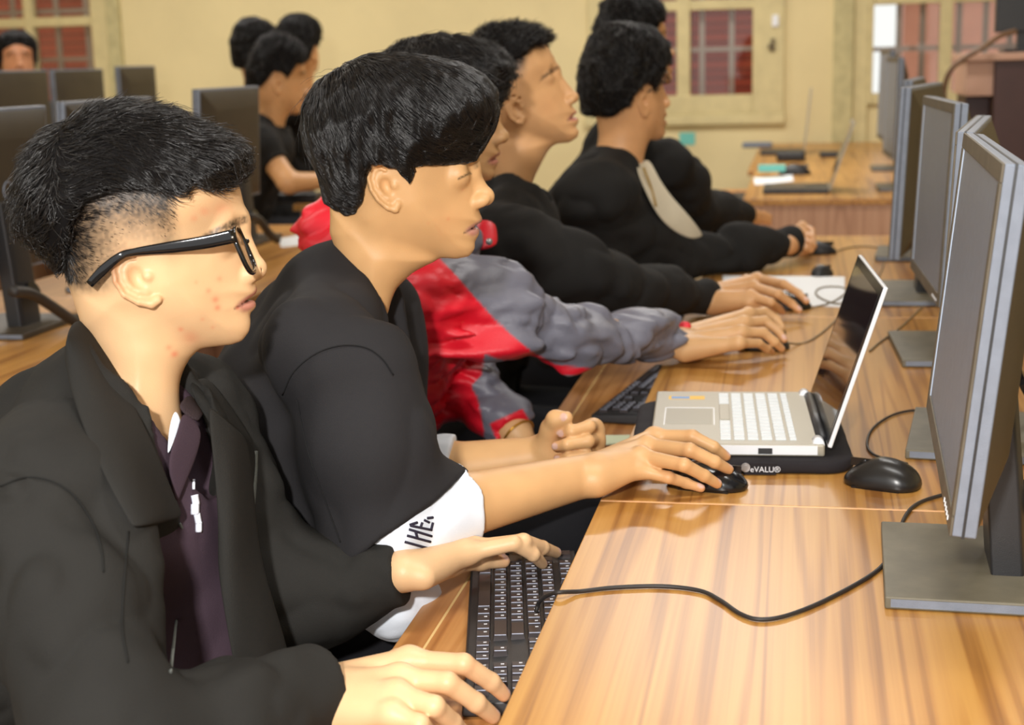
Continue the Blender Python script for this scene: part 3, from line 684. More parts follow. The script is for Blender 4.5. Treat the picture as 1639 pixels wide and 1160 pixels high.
# wall-side cabinet with a screen on top
p = WY(1548, 90, 6.3); q = WY(1700, 90, 6.3); zt_ = float(p[2]) - .0
cab = empty('cabinet', ((p[0] + q[0]) / 2, 6.3 + .2, 0), 0, 'dark brown cabinet with a light top edge at the right wall side', 'cabinet')
hw = float(q[0] - p[0]) / 2; wx = float(WY(1592, 90, 6.3)[0] - (p[0] + q[0]) / 2)
box('carcass', (wx, -.22, 0), (hw, .3, zt_ - .02), M_cab, cab, .004)
box('open_bay', (-hw + .015, -.05, 0), (wx, .3, zt_ - .16), M_cab, cab)
box('bay_top', (-hw, -.2, zt_ - .16), (wx, .3, zt_ - .02), M_cablip, cab, .004)
box('top_board', (-hw - .01, -.24, zt_ - .02), (hw + .01, .31, zt_ + .01), M_cablip, cab, .004)
t = WY(1632, 78, 6.4); u0 = WY(1597, 52, 6.4); u1 = WY(1700, -60, 6.4)
tv = empty('television', (float(u0[0] + u1[0]) / 2, 6.5, zt_ + .0105), 0, 'black flat screen standing on the dark cabinet', 'screen')
w = float(u1[0] - u0[0]); box('panel', (-w / 2, -.03, float(u0[2]) - zt_ - .01), (w / 2, .03, .55), M_plastic, tv, .005)
box('foot', (-.09, -.09, 0), (.09, .09, .015), M_plastic, tv, .003); box('neck', (-.03, -.015, .012), (.03, .02, .2), M_plastic, tv)
cable([WY(1516, 190, 6.25), WY(1511, 150, 6.25), WY(1520, 115, 6.22), WY(1545, 92, 6.2), WY(1575, 75, 6.2), WY(1600, 58, 6.3), WY(1625, 50, 6.4)], .011, 'thick brown cable arching from the cabinet to the screen', mat('brown_cable', lin(120, 92, 70), .5))
# bundled cables behind left monitors
for (pts, lab) in ((((20, 466), (50, 470), (80, 488), (105, 505), (128, 520)), 'black cable bundle trailing from the tall left monitor stand'), (((398, 345), (415, 352), (430, 372), (444, 384)), 'black cables beside the left monitor stand near the white paper')):
    cable([at_x(x, y, -1.55) for x, y in pts], .012, lab)
# ================================================================ people: shared modelling
ZV = np.array([0, 0, 1.0])
M_skin = attr_mat('skin', .44, .38, sub=.06, bump=.12, bscale=700)
M_hair = mat('black_hair', lin(14, 12, 12), .75, .12)
M_strand = mat('hair_strand', lin(20, 17, 16), .30, .5)
M_eye = mat('eye_white', lin(225, 215, 205), .15, .5); M_iris = mat('dark_iris', lin(30, 18, 12), .1, .6)
class Frame:
    """a head's own axes: x forwards, y to its left, z up; (x, z) span its plane of symmetry"""
    def __init__(s, O, az, tilt=0.0, roll=0.0):
        s.O = np.asarray(O, float); a = math.radians(az); ex = np.array([math.cos(a), math.sin(a), 0]); ey = np.cross(ZV, ex)
        t = math.radians(tilt); s.ex = ex * math.cos(t) + ZV * math.sin(t); s.ez = ZV * math.cos(t) - ex * math.sin(t)
        r = math.radians(roll); s.ey = ey * math.cos(r) + s.ez * math.sin(r); s.ez = np.cross(s.ex, s.ey)
        s.A = np.array([s.ex, s.ey, s.ez])
    def W(s, x, y, z): return s.O + s.ex * x + s.ey * y + s.ez * z
    def L(s, P): return (P - s.O) @ s.A.T
    def px(s, x, y, off=0.0):
        d = ray(x, y); t = ((s.O + s.ey * off - CAM) @ s.ey) / (d @ s.ey); q = s.L(CAM + d * t); return np.array([q[0], q[2]])
    def pxs(s, lst, off=0.0): return np.array([s.px(*p[:2], p[2] if len(p) > 2 else off) for p in lst])
WT = np.array([[-.3, .042], [-.05, .042], [.02, .043], [.10, .048], [.22, .0575], [.35, .0660], [.5, .072], [.65, .0755], [.8, .077], [.95, .073], [1.15, .06]])
class Geo:
    """outline of a head in its own axes (metres)"""
    def __init__(s, **k):
        s.__dict__.update(k); c = np.asarray(s.chin); u = np.asarray(s.up); s.u = nrm(u - c); s.h = np.linalg.norm(u - c); s.f = np.array([s.u[1], -s.u[0]])
        s.ws = getattr(s, 'ws', 1.0); s.ear0 = np.asarray(s.ear).mean(0)
    def scaled(s, k):
        d = dict(s.__dict__)
        for n in ('head', 'neck', 'ear', 'chin', 'up', 'gl', 'na', 'nt', 'sn', 'st', 'eye', 'hp', 'outer'):
            if n in d and d[n] is not None: d[n] = np.asarray(d[n]) * k
        d['ws'] = s.ws * k
        return Geo(**{q: v for q, v in d.items() if q not in ('u', 'h', 'f', 'ear0')})
    def v(s, x, z): return ((x - s.chin[0]) * s.u[0] + (z - s.chin[1]) * s.u[1]) / s.h
    def width(s, x, z):
        v = s.v(x, z); u = (x - s.ear0[0]) * s.f[0] + (z - s.ear0[1]) * s.f[1]
        return np.interp(v, WT[:, 0], WT[:, 1]) * s.ws * (1 - .30 * smooth01(.02, .10, u) * smooth01(.62, .45, v))
def inflate(fr, mp, wf, R):
    def f(P):
        q = fr.L(P); sd = mp(q[:, 0], q[:, 2]); w = wf(q[:, 0], q[:, 2])
        return (np.hypot(np.maximum((R + sd) / R, 0), q[:, 1] / w) - 1) * np.minimum(R, w) * .8
    return f
def add_head(F, fr, g, eyes=True, detail=True, slit=True):
    mp = Map2(g.head, blur=2); g.hm = mp
    cc = g.head.mean(0); rad = np.linalg.norm(g.head - cc, axis=1).max() + .03
    F.add(inflate(fr, mp, g.width, .080), fr.W(cc[0], 0, cc[1]), rad, .0)
    if g.neck is not None:
        nm = Map2(g.neck, blur=3); nc = g.neck.mean(0)
        F.add(inflate(fr, nm, lambda x, z: np.full_like(x, .051 * g.ws), .055), fr.W(nc[0], 0, nc[1]), np.linalg.norm(g.neck - nc, axis=1).max() + .03, .012)
    fw, up = g.f, g.u                      # face-forward and face-up inside the plane
    def P3(p, y=0.0, a=0.0, b=0.0): p = np.asarray(p) + fw * a + up * b; return fr.W(p[0], y, p[1])
    A3 = np.array([fr.ex * fw[0] + fr.ez * fw[1], fr.ey, fr.ex * up[0] + fr.ez * up[1]])
    # nose
    tip = np.asarray(g.nt); na = np.asarray(g.na); sn = np.asarray(g.sn)
    F.cone(P3(na, 0, -.006, .004), P3(tip, 0, -.0105, .004), .0072, .0092, .010)
    F.ball(P3(tip, 0, -.0098, .0005), .0102, .006)
    for y in (-1, 1):
        F.ell(P3(tip, y * .0125, -.0175, -.001), (.0115, .0068, .0078), A3, .006)
        F.ell(P3(sn, y * .0068, .009, .0035), (.0048, .0032, .0036), A3, .003, '-')
    # cheeks, brows, eyes
    for y in (-1, 1):
        F.chain([P3(g.gl, y * .010, -.009, -.004), P3(g.gl, y * .030, -.016, .001)], [.0072, .0066], .016)
        if eyes:
            ec = np.asarray(g.eye)
            F.ell(P3(ec, y * .0335, .0175, .001), (.0080, .0150, .0068), A3, .016, '-')
            F.ball(P3(ec, y * .0295, -.0035, 0), .0133, .010)
            if slit: F.ell(P3(ec, y * .0325, .0135, -.0025), (.0085, .0130, .0017), A3, .0015, '-')
    # lips
    st = np.asarray(g.st)
    F.ell(P3(st, 0, .000, 0), (.013, .0235, .0007), A3, .003, '-')
    # ears
    if g.ear is not None:
        E = np.asarray(g.ear); ec = E.mean(0); n = len(E)
        for y in (-1, 1):
            w0 = g.width(np.array([ec[0]]), np.array([ec[1]]))[0]
            def y_of(p): return y * (w0 * .90 + .002 + .36 * max(0, -((np.asarray(p) - E[-1]) @ fw)) )
            pts = [fr.W(p[0], y_of(p), p[1]) for p in E]
            F.chain(pts, [.0034] * (n - 2) + [.0046, .0050], .0018)
            inner = [ec + (p - ec) * .60 + fw * .002 for p in E[1:-1]]
            F.chain([fr.W(p[0], y_of(p) - y * .001, p[1]) for p in inner], .0032, .003)
            d1 = nrm(fr.W(*[E[n // 2][0], y_of(E[n // 2]), E[n // 2][1]]) - fr.W(E[0][0], y_of(E[0]), E[0][1]))
            yc = y_of(ec); nn = nrm(fr.ey * y + (fr.ex * fw[0] + fr.ez * fw[1]) * .35); t1 = nrm(np.cross(nn, A3[2])); t2 = np.cross(nn, t1)
            F.ell(fr.W(ec[0], yc - y * .004, ec[1]), (.0045, .0165, .0265), np.array([nn, t1, t2]), .005)
            F.ell(P3(ec, yc + y * .003, .004, -.002), (.007, .007, .0105), A3, .004, '-')
            F.chain([fr.W(*(lambda p: (p[0], y_of(p) + y * .0035, p[1]))(ec + (p - ec) * .80 + fw * .001)) for p in E[1:-2]], .0024, .002, '-')
            F.ball(P3(ec, yc - y * .001, .0135, -.004), .0046, .004)
    return F
def smooth01(a, b, x):
    t = np.clip((x - a) / (b - a), 0, 1); return t * t * (3 - 2 * t)
def skin_colour(fr, g, base, lip=(.42, .15, .12), spots=(), fade=None, brow=True, hairmap=None, red=(), nails=(), browlen=1.0, lash=.0028):
    base = np.array(base[:3]); lip = np.array(lip)
    def f(V):
        q = fr.L(V); n = len(V); c = np.tile(base, (n, 1)); x, y, z = q[:, 0], q[:, 1], q[:, 2]
        c *= (1 + .05 * noise3(V, 60.0) + .05 * noise3(V, 22.0))[:, None]
        p = np.stack([x, z], 1); fu = lambda o: ((p - np.asarray(o)) @ g.f, (p - np.asarray(o)) @ g.u)
        near = (np.abs(x) < .3) & (np.abs(z) < .3)
        # lips
        a, b = fu(g.st); e = np.hypot(y / .0245, (b + .0005 - .0012 * np.cos(y * 260)) / .0098)
        m = (1 - smooth01(.75, 1.05, e)) * (a > -.03) * near; c = c * (1 - m[:, None] * .85) + lip * m[:, None] * .85
        m = np.exp(-(b / .0011) ** 2) * (np.abs(y) < .025) * (a > -.022) * near; c *= (1 - .6 * m)[:, None]
        # flushed cheek, nose tip
        a, b = fu(g.na); m = np.exp(-((np.abs(y) - .045) / .02) ** 2 - ((b + .04) / .02) ** 2) * (a > -.07) * near * .12; c = c * (1 - m[:, None]) + c * np.array([1.05, .75, .7]) * m[:, None]
        if brow:
            a, b = fu(g.gl); yy = np.abs(y); arc = b + .003 - .10 * np.maximum(yy - .012, 0) + 2.6 * np.maximum(yy - .035, 0) ** 1.5
            m = np.exp(-(arc / .0042) ** 4) * smooth01(.008, .015, yy) * (1 - smooth01(.046 * browlen, .056 * browlen, yy)) * (a > -.06) * near
            m = m * np.clip(.75 + .5 * noise3(V * np.array([1, 1, 1]), 500.0), 0, 1); c = c * (1 - .82 * m[:, None]) + np.array([.02, .014, .012]) * .82 * m[:, None]
            a, b = fu(g.eye); m = np.exp(-((b - lash + 6 * (np.abs(y) - .0325) ** 2) / .0014) ** 2) * (np.abs(np.abs(y) - .0325) < .0145) * (a > -.004) * near; c *= (1 - .85 * m)[:, None]
        if fade is not None:
            sd = fade['map'](x, z); m = (1 - smooth01(-.004, fade['len'], sd)) ** .62 * .96 * smooth01(fade['x1'], fade['x0'], x + fade.get('kz', 0) * z) * smooth01(fade['zb'], fade['zb'] + .02, z) * near
            m = np.clip(m * (1 + .25 * noise3(V, 380.0)), 0, .93); c = c * (1 - m[:, None]) + np.array([.018, .016, .016]) * m[:, None]
        for (s, r, k) in spots:
            m = np.exp(-(((x - s[0]) ** 2 + (z - s[1]) ** 2) / r ** 2)) * (y < 0) * k * near; c = c * (1 - m[:, None]) + c * np.array([1.0, .45, .45]) * m[:, None]
        for (P, r, k) in red:
            m = np.exp(-((V - P) ** 2).sum(1) / r ** 2) * k; c = c * (1 - m[:, None]) + c * np.array([1.05, .70, .62]) * m[:, None]
        for (P, ax, rr) in nails:
            e = np.sqrt((((V - P) @ ax.T / rr) ** 2).sum(1)); m = 1 - smooth01(.85, 1.05, e); c = c * (1 - m[:, None]) + np.array([.66, .42, .34]) * m[:, None]
        return np.clip(c, 0, 1)
    return f
def add_eyes(fr, g, parent):
    b = base_of(parent)
    for y in (-1, 1):
        ec = np.asarray(g.eye); ec = ec - g.f * .0027; c = fr.W(ec[0], y * .0300, ec[1]) - b; fwd = fr.ex * g.f[0] + fr.ez * g.f[1]
        bm = bmesh.new(); bmesh.ops.create_uvsphere(bm, u_segments=20, v_segments=14, radius=.0121)
        rot = Vector((0, 0, 1)).rotation_difference(Vector(fwd)).to_matrix().to_4x4()
        for f_ in bm.faces: f_.material_index = 1 if f_.calc_center_median().z > .0088 else 0
        bmesh.ops.transform(bm, matrix=Matrix.Translation(Vector(c)) @ rot, verts=bm.verts[:]); mesh_obj('eye', bm, [M_eye, M_iris], parent, smooth=True)
def hair_curves(name, pts, rad, m, parent, taper=.25):
    """pts (N, K, 3) world strands -> one hair object"""
    N, K, _ = pts.shape; hc = bpy.data.hair_curves.new(name); hc.add_curves([K] * N)
    hc.position_data.foreach_set('vector', np.ascontiguousarray((pts - base_of(parent)).reshape(-1), np.float32))
    r = np.linspace(1, taper, K)[None, :] * np.asarray(rad).reshape(-1, 1) * np.ones((N, K))
    a = hc.attributes.get('radius') or hc.attributes.new('radius', 'FLOAT', 'POINT'); a.data.foreach_set('value', np.ascontiguousarray(r.reshape(-1), np.float32))
    hc.materials.append(m)
    o = bpy.data.objects.new(name, hc); o['kind'] = 'stuff'; return link(o, parent)
def gradf(F, P, h=.002):
    return np.stack([F(P + np.eye(3)[i] * h) - F(P - np.eye(3)[i] * h) for i in range(3)], 1) / (2 * h)
def unit(v): return v / (np.linalg.norm(v, axis=1, keepdims=True) + 1e-9)
def grow(F, seeds, dirf, length, K=8, lift=0.0, off=.001, jit=.2, conform=True, curl=0.0):
    """strands that flow over the surface F along dirf, each rising by lift along its length"""
    N = len(seeds); P = seeds.copy(); out = [P.copy()]; step = (length / (K - 1))[:, None]
    jv = rng.normal(0, jit, (N, 3)); lf = np.abs(rng.normal(1, .35, (N, 1))) * lift
    for k in range(1, K):
        n = unit(gradf(F, P)); D = dirf(P) + jv + curl * rng.normal(0, 1, (N, 3)); D = D - n * (D * n).sum(1, keepdims=True); D = unit(D) + n * lf
        P = P + unit(D) * step
        if conform:
            n = unit(gradf(F, P)); d = F(P)[:, None]; tgt = off + lift * step * k * .5; P = P + n * np.clip(tgt - d, -.02, .02)
        out.append(P.copy())
    return np.stack(out, 1)
def hair_cap(fr, g, outer, hairpoly, extra, R=.07, k=.006, vox=.0028, name='hair', parent=None, wpow=(.55, .8), disp=None, emptyk=None):
    om = Map2(outer, blur=3); hm = Map2(hairpoly, blur=1); g.om, g.hmask = om, hm
    wf = lambda x, z: g.width(x, z) + extra * smooth01(wpow[0], wpow[1], g.v(x, z)) + .0008
    F = Field(); c = outer.mean(0); F.add(inflate(fr, om, wf, R), fr.W(c[0], 0, c[1]), np.linalg.norm(outer - c, axis=1).max() + .04, 0)
    F.add(lambda P: (lambda q: hm(q[:, 0], q[:, 2]))(fr.L(P)), fr.O, 9, k, '&')
    if disp is not None: F.disp = disp; F.amp = .006
    o = field_obj(name, F, vox, M_hair, parent)
    V = np.array([v.co for v in o.data.vertices]) + base_of(parent)
    return o, F, V
# ---------------------------------------------------------------- hands
def finger(F, J, R, k=.004, root=None):
    F.chain(J, R, k); return J
def add_hand(F, wrist, fingers, rw=.020, thumb=None, palm=True, rs=None, kp=.012, scale=1.0):
    """wrist point; fingers: lists of joints MCP, PIP, DIP, TIP (world)"""
    base = {4: (.0108, .0092, .0082, .0068), 3: (.0108, .0090, .0070)}
    for i, J in enumerate(fingers):
        s = scale * ((.97, 1.0, .96, .84)[i] if len(fingers) == 4 else 1.0)
        R = [r * s for r in base[len(J)]]; finger(F, J, R, .0035)
        w = wrist[i] if isinstance(wrist, list) else np.asarray(wrist) + (np.asarray(J[0]) - np.mean([f_[0] for f_ in fingers], 0)) * .45
        F.cone(w, J[0], rw * .86 * scale, .0125 * s, kp); F.ball(np.asarray(J[0]) + ZV * .0025, .0105 * s, .006)
    if thumb is not None: F.chain(thumb, [.0165 * scale, .0125 * scale, .0105 * scale, .0078 * scale][:len(thumb)], .008)
def nail(J, up, r=.0072, back=.004, w=.0055):
    t = nrm(np.asarray(J[-1]) - np.asarray(J[-2])); up = nrm(np.asarray(up) - t * (np.asarray(up) @ t)); s = np.cross(t, up)
    P = np.asarray(J[-1]) + up * r * .9 - t * back * .3; return (P, np.array([t, s, up]), np.array([.0065, w, .0036]))
# ---------------------------------------------------------------- clothes
def wrinkle(amp, s1=9.0, s2=22.0, stretch=(1, 1, 1)):
    st = np.array(stretch)
    def f(P):
        Q = P * st; w = noise3(Q, s1 * .6) * .9
        a = noise3(Q + w[:, None] * .06, s1); b = noise3(Q + w[:, None] * .04, s2)
        c = noise3(Q + a[:, None] * .03, s2 * 2.3)
        return amp * 1.5 * ((1 - 2.6 * np.abs(a)) * .8 + .5 * (1 - 2.4 * np.abs(b)) + .12 * c)
    return f
def body_axes(az): a = math.radians(az); f = np.array([math.cos(a), math.sin(a), 0]); return f, np.cross(ZV, f)
def torso(F, neck, fb, lb, pelvis, sw=.185, fat=1.0, grow_=0.0, k=.05, drop=.055, chest=(.118, .165, .17)):
    """seated trunk from the pelvis up to the neck root"""
    neck = np.asarray(neck); pelvis = np.asarray(pelvis); ax = nrm(neck - pelvis); f2 = nrm(fb - ax * (fb @ ax)); A = np.array([f2, lb, ax]); L = np.linalg.norm(neck - pelvis); g = grow_
    at = lambda t, a=0.0: pelvis + ax * L * t + f2 * a
    F.ell(at(.70, -.005), (chest[0] * fat + g, chest[1] * fat + g, chest[2] + g), A, k); F.ell(at(.38, 0), (.112 * fat + g, .150 * fat + g, .20 + g), A, k); F.ell(at(.06, 0), (.115 * fat + g, .165 * fat + g, .14 + g), A, k)
    for s in (-1, 1):
        S = neck + lb * s * sw - ax * drop
        F.cone(neck - ax * .035 + lb * s * .03, S, .052 + g, .058 + g, k * .8)
    F.ball(neck - ax * .05, .062 + g, k)
def stool(x, y, label, h=.385):
    o = empty('stool', (x, y, 0), 0, label, 'stool', 'stools under the seated students')
    bm = bmesh.new(); tube(bm, [np.array((0, 0, h - .03)), np.array((0, 0, h))], .16, 20); mesh_obj('seat', bm, M_stool, o, bevel=.006)
    for a in range(4):
        bm = bmesh.new(); t = PI / 4 + a * PI / 2; tube(bm, [np.array((.16 * math.cos(t), .16 * math.sin(t), 0)), np.array((.11 * math.cos(t), .11 * math.sin(t), h - .03))], .014, 10); mesh_obj('leg', bm, M_stool, o)
    return o
def trousers(F, pelvis, fb, lb, spread=.10, knee=.42, floor=.07, r=.085, kz=.10, side=0.0):
    p = np.asarray(pelvis); out = []
    for s in (-1, 1):
        H = p + lb * s * .08 - ZV * .01; K = p + fb * knee + lb * (s * spread + side) - ZV * .0; K[2] = min(p[2] + .0, .52); A_ = K + fb * .02 + lb * s * .02; A_[2] = floor + .03
        F.cone(H, K, r + .012, r * .78, .03); F.cone(K, A_, r * .72, r * .58, .02); out.append(A_)
    return out
M_shoe = mat('dark_shoe', lin(40, 38, 38), .6, .3)
def shoes(parent, ankles, fb):
    for A_ in ankles:
        F = Field(); A_ = np.array([A_[0], A_[1], .0]); lb = np.cross(ZV, fb)
        F.ell(A_ + fb * .06 + ZV * .03, (.13, .046, .04), np.array([fb, lb, ZV]), 0); F.ball(A_ + ZV * .06, .05, .03)
        F.add(lambda P: .001 - P[:, 2], A_, 9, .0, '&')
        field_obj('shoe', F, .008, M_shoe, parent)
def ribbon(name, F, pxs, width, m, parent, lift=.002, n=6, thick=.0012):
    """a seam, zip or stroke that lies on the surface F under a traced line"""
    S = spline(np.array(pxs, float), n) if len(pxs) > 2 else np.linspace(pxs[0], pxs[1], 6)
    pts = [hit(F, x, y, lift=lift) for x, y in S]; pts = [p for p in pts if p is not None]
    if len(pts) < 2: return None
    bm = bmesh.new(); tube(bm, pts, width / 2, 6); return world_child(name, bm, m, parent)
# ================================================================ person 1 : glasses, black jacket, nearest
M_jacket = mat('black_jacket_cloth', lin(37, 36, 34), .82, .22, bump=.35, bscale=900, var=.10, vscale=7)
M_seam = mat('jacket_seam', lin(30, 30, 29), .9, .2)
M_polo = mat('aubergine_polo_cloth', lin(62, 48, 58), .85, .25, bump=.4, bscale=1100, var=.06)
M_polotrim = mat('polo_trim', lin(96, 84, 92), .8, .3)
M_trouser = mat('dark_trouser_cloth', lin(24, 24, 27), .9, .15, bump=.3, bscale=800, var=.08)
M_tee = mat('white_tee_cloth', lin(226, 232, 242), .85, .2, bump=.2, bscale=800)
M_zip = mat('zip_teeth', lin(92, 96, 92), .35, .6, bump=.8, bscale=900)
M_frameglass = mat('glossy_spectacle_frame', lin(14, 14, 16), .08, .6)
M_lens = glass_mat(); M_lens.name = 'spectacle_lens'
for n_ in M_lens.node_tree.nodes:
    if n_.type == 'FRESNEL': n_.inputs['IOR'].default_value = 1.12
    if n_.type == 'BSDF_TRANSPARENT': n_.inputs['Color'].default_value = (.93, .90, .88, 1)
M_metal = mat('bright_metal', lin(205, 200, 190), .2, .6, metal=.8)
P1S = (.58, .365, .235)
def person1():
    fr = Frame(Wd(215, 440, 1.5), 17.5); Q = fr.px
    neck = Wd(215, 655, 1.5); fb, lb = body_axes(6)
    o = empty('person', (neck[0] - .2, neck[1], 0), 0, 'person in black glasses and an open black jacket, typing on the nearest keyboard', 'person')
    head = fr.pxs([(385, 305), (390, 327), (393, 340), (391, 360), (394, 385), (397, 410), (401, 438), (404, 447), (408, 453), (412, 462), (410, 470), (402, 477), (411, 485), (408, 494), (400, 501), (401, 517), (399, 530), (388, 545), (371, 551), (345, 554), (322, 557), (280, 560), (200, 545), (140, 520), (122, 470), (106, 430), (84, 390), (66, 350), (58, 315), (64, 275), (88, 240), (125, 212), (180, 194), (240, 188), (300, 202), (345, 230), (372, 268)])
    neckp = fr.pxs([(118, 450), (146, 545), (190, 640), (235, 735), (268, 730), (262, 690), (284, 620), (296, 585), (304, 562), (304, 545), (290, 470), (200, 430)])
    ear = fr.pxs([(228, 422), (216, 409), (200, 407), (187, 415), (180, 431), (184, 452), (197, 473), (219, 486), (239, 490), (248, 484)], -.082)
    g = Geo(head=head, neck=neckp, ear=ear, chin=Q(390, 546), up=Q(225, 175), gl=Q(392, 345), na=Q(391, 368), nt=Q(425, 425), sn=Q(402, 441), st=Q(404, 477), eye=Q(362, 376))
    F = Field(); add_head(F, fr, g)
    F.cone(fr.W(Q(230, 470)[0], -.03, Q(230, 470)[1]), fr.W(Q(268, 690)[0], -.012, Q(268, 690)[1]), .012, .009, .02)   # neck muscle
    # arms
    S1 = neck - lb * .185 - ZV * .06; S2 = neck + lb * .185 - ZV * .06
    W1_ = Wz(523, 1118, .717); W2_ = Wz(641, 914, .724)
    E1 = Wd(175, 1205, 1.21); E2 = Wd(428, 972, 1.70)
    F.chain([S1, E1], [.048, .040], .02); F.cone(E1, W1_, .040, .026, .02); F.chain([S2, E2], [.048, .040], .02); F.cone(E2, W2_, .040, .0235, .02)
    pelvis = neck - fb * .235 - ZV * (neck[2] - .56)
    torso(F, neck, fb, lb, pelvis, grow_=-.03)
    # right hand, at the near end of the keyboard
    zk = .690
    I = [Wz(655, 1058, .735), Wz(742, 1062, .737), Wz(786, 1091, .712), Wz(806, 1111, .695)]
    M_ = [Wz(640, 1087, .738), Wz(716, 1092, .740), Wz(762, 1124, .715), Wz(789, 1146, .694)]
    Rg = [Wz(634, 1112, .735), Wz(695, 1130, .733), Wz(724, 1156, .708), Wz(742, 1176, .690)]
    Pk = [Wz(628, 1143, .727), Wz(672, 1158, .724), Wz(694, 1180, .704), Wz(708, 1196, .688)]
    for J in (I, M_, Rg, Pk): J[-1][2] = max(J[-1][2], .692)
    wr = W1_ + np.array([.012, 0, 0]); add_hand(F, wr, [I, M_, Rg, Pk], rw=.026, scale=1.08)
    F.chain([W1_ + np.array([.02, .02, -.006]), Wz(640, 1064, .712), Wz(700, 1068, .699), Wz(735, 1078, .692)], [.018, .014, .011, .008], .012)
    # left hand : thumb towards the camera
    T2 = [Wz(668, 908, .726), Wz(722, 900, .714), Wz(768, 897, .702), Wz(806, 898, .694)]
    I2 = [Wz(748, 885, .728), Wz(822, 869, .738), Wz(853, 887, .718), Wz(868, 902, .695)]
    M2_ = [Wz(757, 878, .728), Wz(838, 866, .736), Wz(868, 876, .716), Wz(890, 884, .697)]
    R2 = [Wz(762, 879, .718), Wz(826, 870, .722), Wz(848, 876, .704), Wz(858, 882, .693)]
    K2 = [Wz(768, 882, .710), Wz(806, 874, .708), Wz(822, 878, .698), Wz(832, 882, .692)]
    add_hand(F, W2_ + np.array([.008, 0, 0]), [I2, M2_, R2, K2], rw=.0205, scale=1.0); F.chain(T2, [.0145, .0130, .0108, .008], .008)
    F.cone(W2_ + np.array([.03, -.010, -.002]), T2[1], .0145, .0125, .012)
    dn = [nail(I, (0, -.2, 1)), nail(M_, (0, -.2, 1)), nail(T2, (0, -.5, 1), w=.006), nail(I2, (.5, -.2, .6)), nail(M2_, (.5, -.2, .6))]
    sp = [((350, 470), 5, .45), ((340, 455), 4, .35), ((353, 483), 4.5, .5), ((382, 487), 3, .6), ((356, 438), 4, .3), ((296, 516), 4, .4), ((285, 557), 5, .5), ((277, 545), 4, .35), ((310, 531), 12, .25), ((330, 500), 3, .25), ((335, 330), 7, .25), ((320, 340), 5, .25), ((360, 330), 14, .22), ((322, 440), 3, .2), ((345, 515), 3, .25)]
    sp = [(Q(*p), r * .00066, min(k * 1.45, .8)) for p, r, k in sp]
    hairpoly = fr.pxs([(100, 434), (66, 398), (40, 371), (29, 335), (31, 292), (38, 260), (54, 238), (76, 211), (108, 187), (145, 173), (207, 166), (241, 170), (276, 178), (317, 199), (350, 212), (380, 229), (393, 242), (398, 262), (395, 278), (383, 289), (362, 296), (340, 292), (314, 290, -.05), (301, 306, -.06), (285, 310, -.066), (240, 300, -.074), (200, 297, -.076), (160, 303, -.076), (134, 322, -.07), (122, 356, -.055), (116, 396, -.03)])
    g.hp = hairpoly; fm = Map2(hairpoly, blur=2, pad=.12)
    red = [(I[3], .014, .5), (M_[3], .014, .5), (T2[3], .012, .4), (I[1], .012, .25), (M_[1], .012, .25)] + [(fr.W(e_[0], -.080, e_[1]), .008, .5) for e_ in ear] + [(fr.W(*(lambda v: (v[0], -.080, v[1]))(ear.mean(0) + (e_ - ear.mean(0)) * .8)), .004, .5) for e_ in ear]
    base = lin(222, 182, 138)
    cf = skin_colour(fr, g, base, spots=sp, fade=dict(map=fm, len=.074, x0=Q(275, 330)[0], x1=Q(305, 330)[0], zb=Q(200, 470)[1]), red=red, nails=dn)
    body = field_obj('body', F, .0018, M_skin, o, cf); add_eyes(fr, g, o)
    # hair
    outer = fr.pxs([(96, 440), (66, 398), (40, 371), (29, 335), (31, 292), (38, 260), (54, 238), (76, 211), (108, 187), (145, 173), (207, 166), (241, 170), (276, 178), (317, 199), (350, 212), (380, 229), (393, 242), (398, 262), (395, 285), (400, 330), (400, 420), (395, 520), (330, 556), (200, 540), (120, 480)])
    cap, HF, HV = hair_cap(fr, g, outer, hairpoly, .010, parent=o, disp=lambda P: .0012 * noise3(P, 90.0) + .0018 * noise3(P, 40.0), vox=.0026)
    def flow(P):
        q = fr.L(P); cx_, cz_ = Q(110, 290); dx = q[:, 0] - cx_; dz = q[:, 2] - cz_
        d = np.stack([.6 + dx * 7, q[:, 1] * 5, dz * 4 + .1 * np.ones(len(P))], 1); d[:, 2] -= 1.2 * smooth01(.03, .10, dx) * smooth01(.02, .07, np.abs(q[:, 1]))
        back = smooth01(.03, -.03, dx); d[:, 0] -= 1.5 * back; d[:, 2] -= .7 * back
        return unit(d) @ fr.A
    sel = rng.choice(len(HV), 9000); st = HV[sel] + rng.normal(0, .0012, (9000, 3))
    ln = np.clip(rng.normal(.026, .007, 9000), .008, .042); zz = fr.L(st)[:, 2]; ln *= np.interp(g.v(fr.L(st)[:, 0], zz), [.45, .62, .85], [.25, .55, 1.0])
    pts = grow(HF, st, flow, ln, 6, lift=.26, off=.0, jit=.24, conform=False, curl=.03)
    hair_curves('hair_strands', pts, np.full(9000, .00042), M_strand, cap)
    # clipped sides
    BV = np.array([v.co for v in body.data.vertices]) + base_of(o); q = fr.L(BV); sd = fm(q[:, 0], q[:, 2])
    okm = (sd > -.004) & (sd < .045) & (q[:, 2] > Q(200, 440)[1]) & (q[:, 0] < Q(292, 330)[0]) & (np.abs(q[:, 0]) < .2) & (np.abs(q[:, 1]) > .01) & (q[:, 2] < .2)
    idx = np.nonzero(okm)[0]; idx = idx[rng.random(len(idx)) < np.exp(-np.maximum(sd[idx], 0) / .02)]; idx = rng.choice(idx, min(26000, len(idx)))
    st = BV[idx] + rng.normal(0, .0007, (len(idx), 3)); ln = np.interp(sd[idx], [0, .015, .045], [.0095, .0060, .0015]) * rng.uniform(.6, 1.2, len(idx))
    pts = grow(F, st, flow, ln, 4, lift=.16, off=.0, jit=.15, conform=False)
    hair_curves('clipped_hair', pts, np.full(len(idx), .00024), M_strand, cap)
